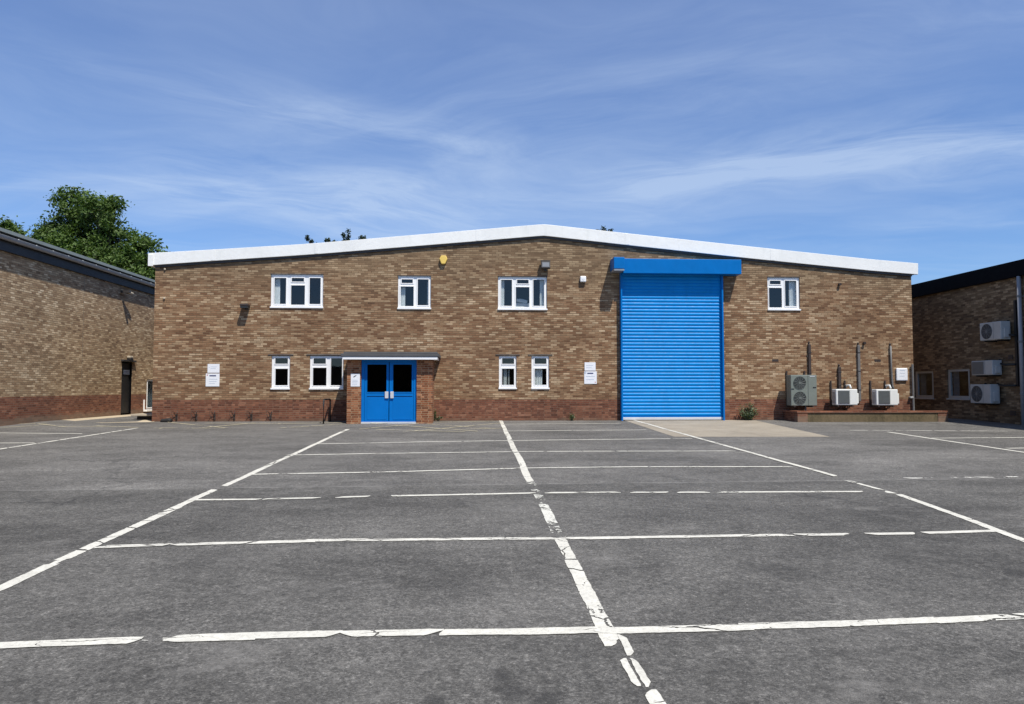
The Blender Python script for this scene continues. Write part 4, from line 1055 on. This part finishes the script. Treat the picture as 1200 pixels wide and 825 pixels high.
def side_unit(px0, px1, py0, py1, label, round_fan):
    XF = RX - .42
    r = rrect(px0, py0, px1, py1, XF)
    u = thing('air_conditioner', (RX, (r[0] + r[1]) / 2, r[2]), label, 'air conditioner', 'air conditioners on the shaded side building')
    L, H = r[1] - r[0], r[3] - r[2]
    b = MB(); b.box(XF, XF + .32, r[0], r[1], r[2], r[3]); cab = b.build('cabinet', M['ac_shade_tone'], u, bevel=.02)
    # the far end (larger y) carries the fan, the near end the service panel
    if round_fan:
        fan(u, (XF, r[0] + L * .66, r[2] + H * .5), min(H * .42, L * .3), (-1, 0, 0), 'fan_dark', 'grille', 5, 10)
    else:
        b = MB(); b.box(XF - .012, XF - .001, r[0] + L * .40, r[1] - L * .04, r[2] + .03, r[3] - .03); gp = b.build('fan_guard', M['grille'], u, bevel=.01)
        b = MB()
        for k in range(1, 12):
            zz = r[2] + .03 + (H - .06) * k / 12; b.box(XF - .018, XF - .0125, r[0] + L * .42, r[1] - L * .06, zz - .005, zz + .005)
        b.build('guard_bars', M['fan_grey'], gp)
    b = MB(); b.box(XF - .004, XF - .001, r[0] + L * .345, r[0] + L * .355, r[2] + .02, r[3] - .02); b.build('panel_seam', M['grille'], cab)
    b = MB(); b.box(XF + .08, XF + .24, r[0] - .05, r[0] - .001, r[2] + .06, r[2] + H * .62); b.build('valve_cover', M['ac_shade_tone'], cab, bevel=.01)
    for f in (.2, .8):
        yy = r[0] + L * f; b = MB(); b.box(XF + .02, RX - .052, yy - .02, yy + .02, r[2] - .045, r[2] - .001); b.box(RX - .05, RX - .001, yy - .02, yy + .02, r[2] - .045, r[3] + .05); b.build('mounting_bracket', M['black'], u)
    return r
ra = side_unit(1148.4, 1172.6, 377.6, 398.6, 'highest air conditioner on the shaded building, alone near the downpipe', True)
rb = side_unit(1138.6, 1162.8, 422.6, 439.6, 'air conditioner with slatted front, directly above the lowest one on the shaded building', False)
rc = side_unit(1137.3, 1160.4, 450.4, 472.6, 'lowest air conditioner on the shaded building, right of its window', True)
# downpipe
yd = onX(1196.6, 400, RX - .08).y
b = MB(); b.tube([(RX - .09, yd, gz(yd)), (RX - .09, yd, RZB - .002)], .06, 14)
dn = tag(b.build('downpipe', M['gutter'], at=(RX, yd, gz(yd)), smooth=True), 'thick grey downpipe on the shaded right building', 'pipe')
for zz in (1.4, 3.0, 4.4):
    b = MB(); b.tube([(RX - .09, yd, zz), (RX - .09, yd, zz + .07)], .072, 14); b.box(RX - .03, RX - .001, yd - .09, yd + .09, zz + .01, zz + .05); b.build('pipe_clip', M['grille'], dn)
# black refrigerant pipe run
yp = onX(1190.6, 400, RX - .05).y
zA, zB, zC = onX(1188, 352, RX - .04).z, onX(1185, 427.2, RX - .04).z, onX(1185, 451.8, RX - .04).z
b = MB(); b.box(RX - .07, RX - .002, yp - .045, yp + .045, zC - .03, zA)
pr_ = tag(b.build('pipe_trunking', M['black'], at=(RX, yp, zC), bevel=.01), 'black pipe run branching to the air conditioners on the shaded building', 'pipe')
for zz, ye in ((zB, rb[0]), (zC, rc[0]), (ra[2] + .1, ra[0])):
    b = MB(); b.tube([(RX - .10, yp + .0, zz), (RX - .12, ye - .2, zz), (RX - .2, ye - .06, zz + .04)], .03, 8); b.build('branch_pipe', M['black'], pr_, smooth=True)

# ------------------------------------------------------------------ building across the car park (behind the camera; it shows in the lower panes)
OY = -30.0
BO = thing('brick_building', (0, OY, gz(OY)), 'long low brick building on the far side of the car park', 'building')
b = MB(); b.box(-26, 26, OY - 16, OY, gz(OY) - .3, 3.75); b.build('brick_wall', M['brick_r'], BO)
b = MB(); b.box(-26.2, 26.2, OY - 16.2, OY + .12, 3.752, 4.0); b.build('roof', M['flash'], BO)

# ------------------------------------------------------------------ trees
def tree(base, lobes, trunk_r, label, leaf='leaf', nclump=220, per=70, ls=.24, group=None, clump_r=.75, cone=False, top_frac=.45):
    """lobes: (x, y, z, rx, ry, rz) ellipsoids in metres"""
    base = Vector(base)
    t = thing('tree', base, label, 'tree', group)
    wood = MB(); lv = MB()
    top = max(lobes, key=lambda l: l[2]); tp = Vector((top[0], top[1], top[2]))
    mid = base + (tp - base) * .5 + Vector((.3, .2, 0))
    wood.tube([base - Vector((0, 0, .2)), base + Vector((.05, 0, 1.2)), mid, base + (tp - base) * .8, tp], trunk_r, 9, r2=.04)
    for l in lobes:
        c = Vector(l[:3]); s = base + (tp - base) * max(.15, min(.75, (c.z - base.z) / (tp.z - base.z) * .65))
        wood.tube([s, (s + c) / 2 + Vector((0, 0, -.3)), c], trunk_r * .35, 7, r2=.03)
    wsum = [l[3] * l[4] + l[3] * l[5] for l in lobes]
    for k in range(-5 * len(lobes), nclump):
        l = lobes[k % len(lobes)] if k < 0 else random.choices(lobes, wsum)[0]
        while True:
            d = Vector((random.gauss(0, 1), random.gauss(0, 1), random.gauss(0, 1))).normalized()
            if d.z > -.75: break
        rad = random.uniform(.55, 1.0) ** .6
        c = Vector((l[0] + d.x * l[3] * rad, l[1] + d.y * l[4] * rad, l[2] + d.z * l[5] * rad))
        cr = clump_r * random.uniform(.5, 1.15)
        if random.random() < .35: wood.tube([Vector(l[:3]) * .6 + c * .4, c], .035, 4, r2=.012)
        for i in range(int(per * random.uniform(.6, 1.3))):
            q = c + Vector((random.gauss(0, .5), random.gauss(0, .5), random.gauss(0, .42))) * cr
            n = (Vector((random.gauss(0, 1), random.gauss(0, 1), random.gauss(0, 1) + .8)) + d * .5).normalized()
            a = n.cross(Vector((random.random() - .5, random.random() - .5, random.random() - .5))).normalized(); bb = n.cross(a)
            L = ls * random.uniform(.55, 1.2); Wd = L * random.uniform(.32, .5)
            lv.face([q - a * L * .5, q + bb * Wd * .6 - n * L * .08, q + a * L * .5, q - bb * Wd * .6 - n * L * .08])
    wood.build('trunk', M['wood'], t, smooth=True); lv.build('crown', M[leaf], t, recalc=False)
    return t

def lobe(px, py, rx, ry, Y, dy=0, depth=None):
    p = onY(px, py, Y); k = (p - CAM).dot(FWD) / FPX
    return (p.x, p.y + dy, p.z, rx * k, (depth or rx) * k, ry * k)
TY = 47.0
big = [lobe(84, 247, 17, 24, TY), lobe(101, 262, 22, 28, TY, 1), lobe(124, 256, 18, 22, TY, -1), lobe(62, 282, 20, 22, TY), lobe(90, 300, 42, 36, TY), lobe(140, 296, 34, 34, TY), lobe(168, 300, 18, 24, TY, .5), lobe(120, 330, 60, 45, TY), lobe(186, 318, 12, 20, TY), lobe(132, 242, 7, 10, TY)]
bx = onY(112, 300, TY).x
tree((bx, TY, gz(40)), big, .38, 'large leafy green tree rising behind the left building', nclump=470, per=95, ls=.25, clump_r=.60, group='trees behind the buildings')
tree((onY(-10, 300, 49).x, 49, gz(40)), [lobe(-4, 276, 20, 17, 49), lobe(8, 274, 12, 14, 49), lobe(16, 282, 15, 14, 49), lobe(-30, 290, 30, 30, 49), lobe(-14, 315, 45, 30, 49), lobe(25, 298, 10, 12, 49)], .3,
     'smaller green tree cut by the left edge of the photo', nclump=200, per=70, ls=.27, clump_r=.55, group='trees behind the buildings')
TB = 63.0
tree((onY(392, 300, TB).x, TB, gz(40)), [lobe(392, 318, 40, 26, TB), lobe(360, 279, 1.2, 4.5, TB), lobe(363, 282.5, 3.2, 3, TB), lobe(366, 293, 7, 5, TB), lobe(384, 281.5, 2.4, 3.5, TB), lobe(391, 283.5, 1.6, 1.2, TB), lobe(390, 291, 6, 4, TB), lobe(402.5, 275.5, 1.2, 4, TB), lobe(408, 274.5, 1.0, 5.5, TB), lobe(406, 281, 3, 2.5, TB), lobe(424, 279.4, 4, .8, TB), lobe(424, 288, 10, 4, TB)], .25,
     'dark tree whose thin top shoots show above the roof, left of the ridge', leaf='leaf_dark', nclump=150, per=20, ls=.22, clump_r=.20, group='trees behind the buildings')
tree((onY(711, 300, TB).x, TB, gz(40)), [lobe(711, 300, 22, 22, TB), lobe(706.5, 267.6, 2.2, 3.2, TB), lobe(709, 271, 4, 3, TB), lobe(716.5, 270.8, 2, 2, TB), lobe(701, 271, 2, 1.6, TB)], .25,
     'dark tree barely peeping over the roof, right of the ridge', leaf='leaf_dark', nclump=90, per=16, ls=.18, clump_r=.15, group='trees behind the buildings')

# ------------------------------------------------------------------ light and sky
TO_SUN = Vector((.56, -1.0, 2.0)).normalized()
sd = bpy.data.lights.new('sun', 'SUN'); sd.energy = 4.9; sd.angle = math.radians(.5); sd.color = (1.0, .95, .86)
so = bpy.data.objects.new('sun', sd); C.objects.link(so); so.location = (20, -30, 50)
so.rotation_euler = TO_SUN.to_track_quat('Z', 'Y').to_euler()

W = bpy.data.worlds.new('World'); S.world = W; W.use_nodes = True
N = NT(W.node_tree)
sky = N.n('ShaderNodeTexSky', sky_type='NISHITA'); sky.sun_disc = False
sky.sun_elevation = math.asin(TO_SUN.z); sky.sun_rotation = math.atan2(TO_SUN.x, TO_SUN.y)
sky.air_density = 1.0; sky.dust_density = .05; sky.ozone_density = 2.0
D = N.n('ShaderNodeTexCoord').outputs['Generated']
dx, dy, dz = N.sep(D)
den = N.m('MAXIMUM', N.m('ADD', dz, .06), .03)
u, v = N.m('DIVIDE', dx, den), N.m('DIVIDE', dy, den)
P2 = N.xyz(u, v, 0)
warp = N.vm('SCALE', N.vm('SUBTRACT', N.noise(P2, .55, 3, .6, out=1), (.5, .5, .5)), 1.1)
PW = N.vm('ADD', P2, warp)
def streak(ax, ay, bx_, by_, width, stretch=.36, sc=1.55):
    """cirrus band along the line a-b of the cloud deck, combed along its length"""
    L = math.hypot(bx_ - ax, by_ - ay); ex, ey = (bx_ - ax) / L, (by_ - ay) / L
    px_, py_, _ = N.sep(PW)
    rx_, ry_ = N.m('SUBTRACT', px_, ax), N.m('SUBTRACT', py_, ay)
    al = N.m('ADD', N.m('MULTIPLY', rx_, ex), N.m('MULTIPLY', ry_, ey))
    ac = N.m('SUBTRACT', N.m('MULTIPLY', rx_, ey), N.m('MULTIPLY', ry_, ex))
    g_ = N.m('POWER', 2.718, N.m('MULTIPLY', N.m('MULTIPLY', ac, ac), -1.0 / (width * width)))
    endm = N.m('MULTIPLY', N.smooth(al, -.5, .3), N.smooth(al, L - .3, L + .6, 1, 0))
    fib = N.noise(N.xyz(N.m('MULTIPLY', al, stretch), ac, ax), sc * 2.2, 6, .66, .4)
    return N.m('MULTIPLY', N.m('MULTIPLY', g_, endm), N.smooth(fib, .22, .80))
def pd(px, py):
    r = ray(px, py).normalized(); k = max(r.z + .06, .03); return r.x / k, r.y / k
cl = None
for (a, b_, w, amp) in (((290, 105), (560, 185), .18, .95), ((740, 222), (1220, 150), .34, 1.05), ((760, 216), (930, 205), .22, .55), ((180, 215), (520, 262), .5, .9), ((400, 225), (560, 265), .3, .5), ((560, 180), (900, 95), .5, .28), ((-80, 205), (160, 225), .35, .5), ((1000, 268), (1300, 262), .12, .35), ((20, 40), (330, 120), .28, .3), ((900, 60), (1200, 20), .3, .25), ((350, 240), (760, 255), .5, .5)):
    s = N.m('MULTIPLY', streak(*pd(*a), *pd(*b_), w), amp)
    cl = s if cl is None else N.m('ADD', cl, s)
veil = N.smooth(N.noise(N.xyz(N.m('MULTIPLY', N.m('ADD', N.sep(PW)[0], N.m('MULTIPLY', N.sep(PW)[1], .5)), .6), N.sep(PW)[1], 2), 1.0, 7, .62, .6), .38, .80, 0, .42)
cl = N.m('MINIMUM', N.m('ADD', cl, veil), .9)
skyc = N.mix(1.0, sky.outputs[0], N.ramp(dz, [(.12, (.68, .88, 1.20)), (.30, (.84, .99, 1.28)), (.46, (1.22, 1.24, 1.46)), (.75, (1.0, 1.0, 1.1))]), 'MULTIPLY')
cc = N.mix(N.m('MULTIPLY', cl, .60), skyc, (5.6, 6.8, 8.6))
bg = N.n('ShaderNodeBackground'); N.put(bg.inputs[0], cc); bg.inputs[1].default_value = .10
wo = N.n('ShaderNodeOutputWorld'); N.t.links.new(bg.outputs[0], wo.inputs[0])

S.view_settings.view_transform = 'Standard'; S.view_settings.look = 'None'
S.view_settings.exposure = .15; S.view_settings.gamma = 1.0
S.view_settings.use_curve_mapping = False
S.render.engine = 'CYCLES'
S.cycles.max_bounces = 6; S.cycles.transparent_max_bounces = 12
S.render.resolution_x, S.render.resolution_y = 1024, 704
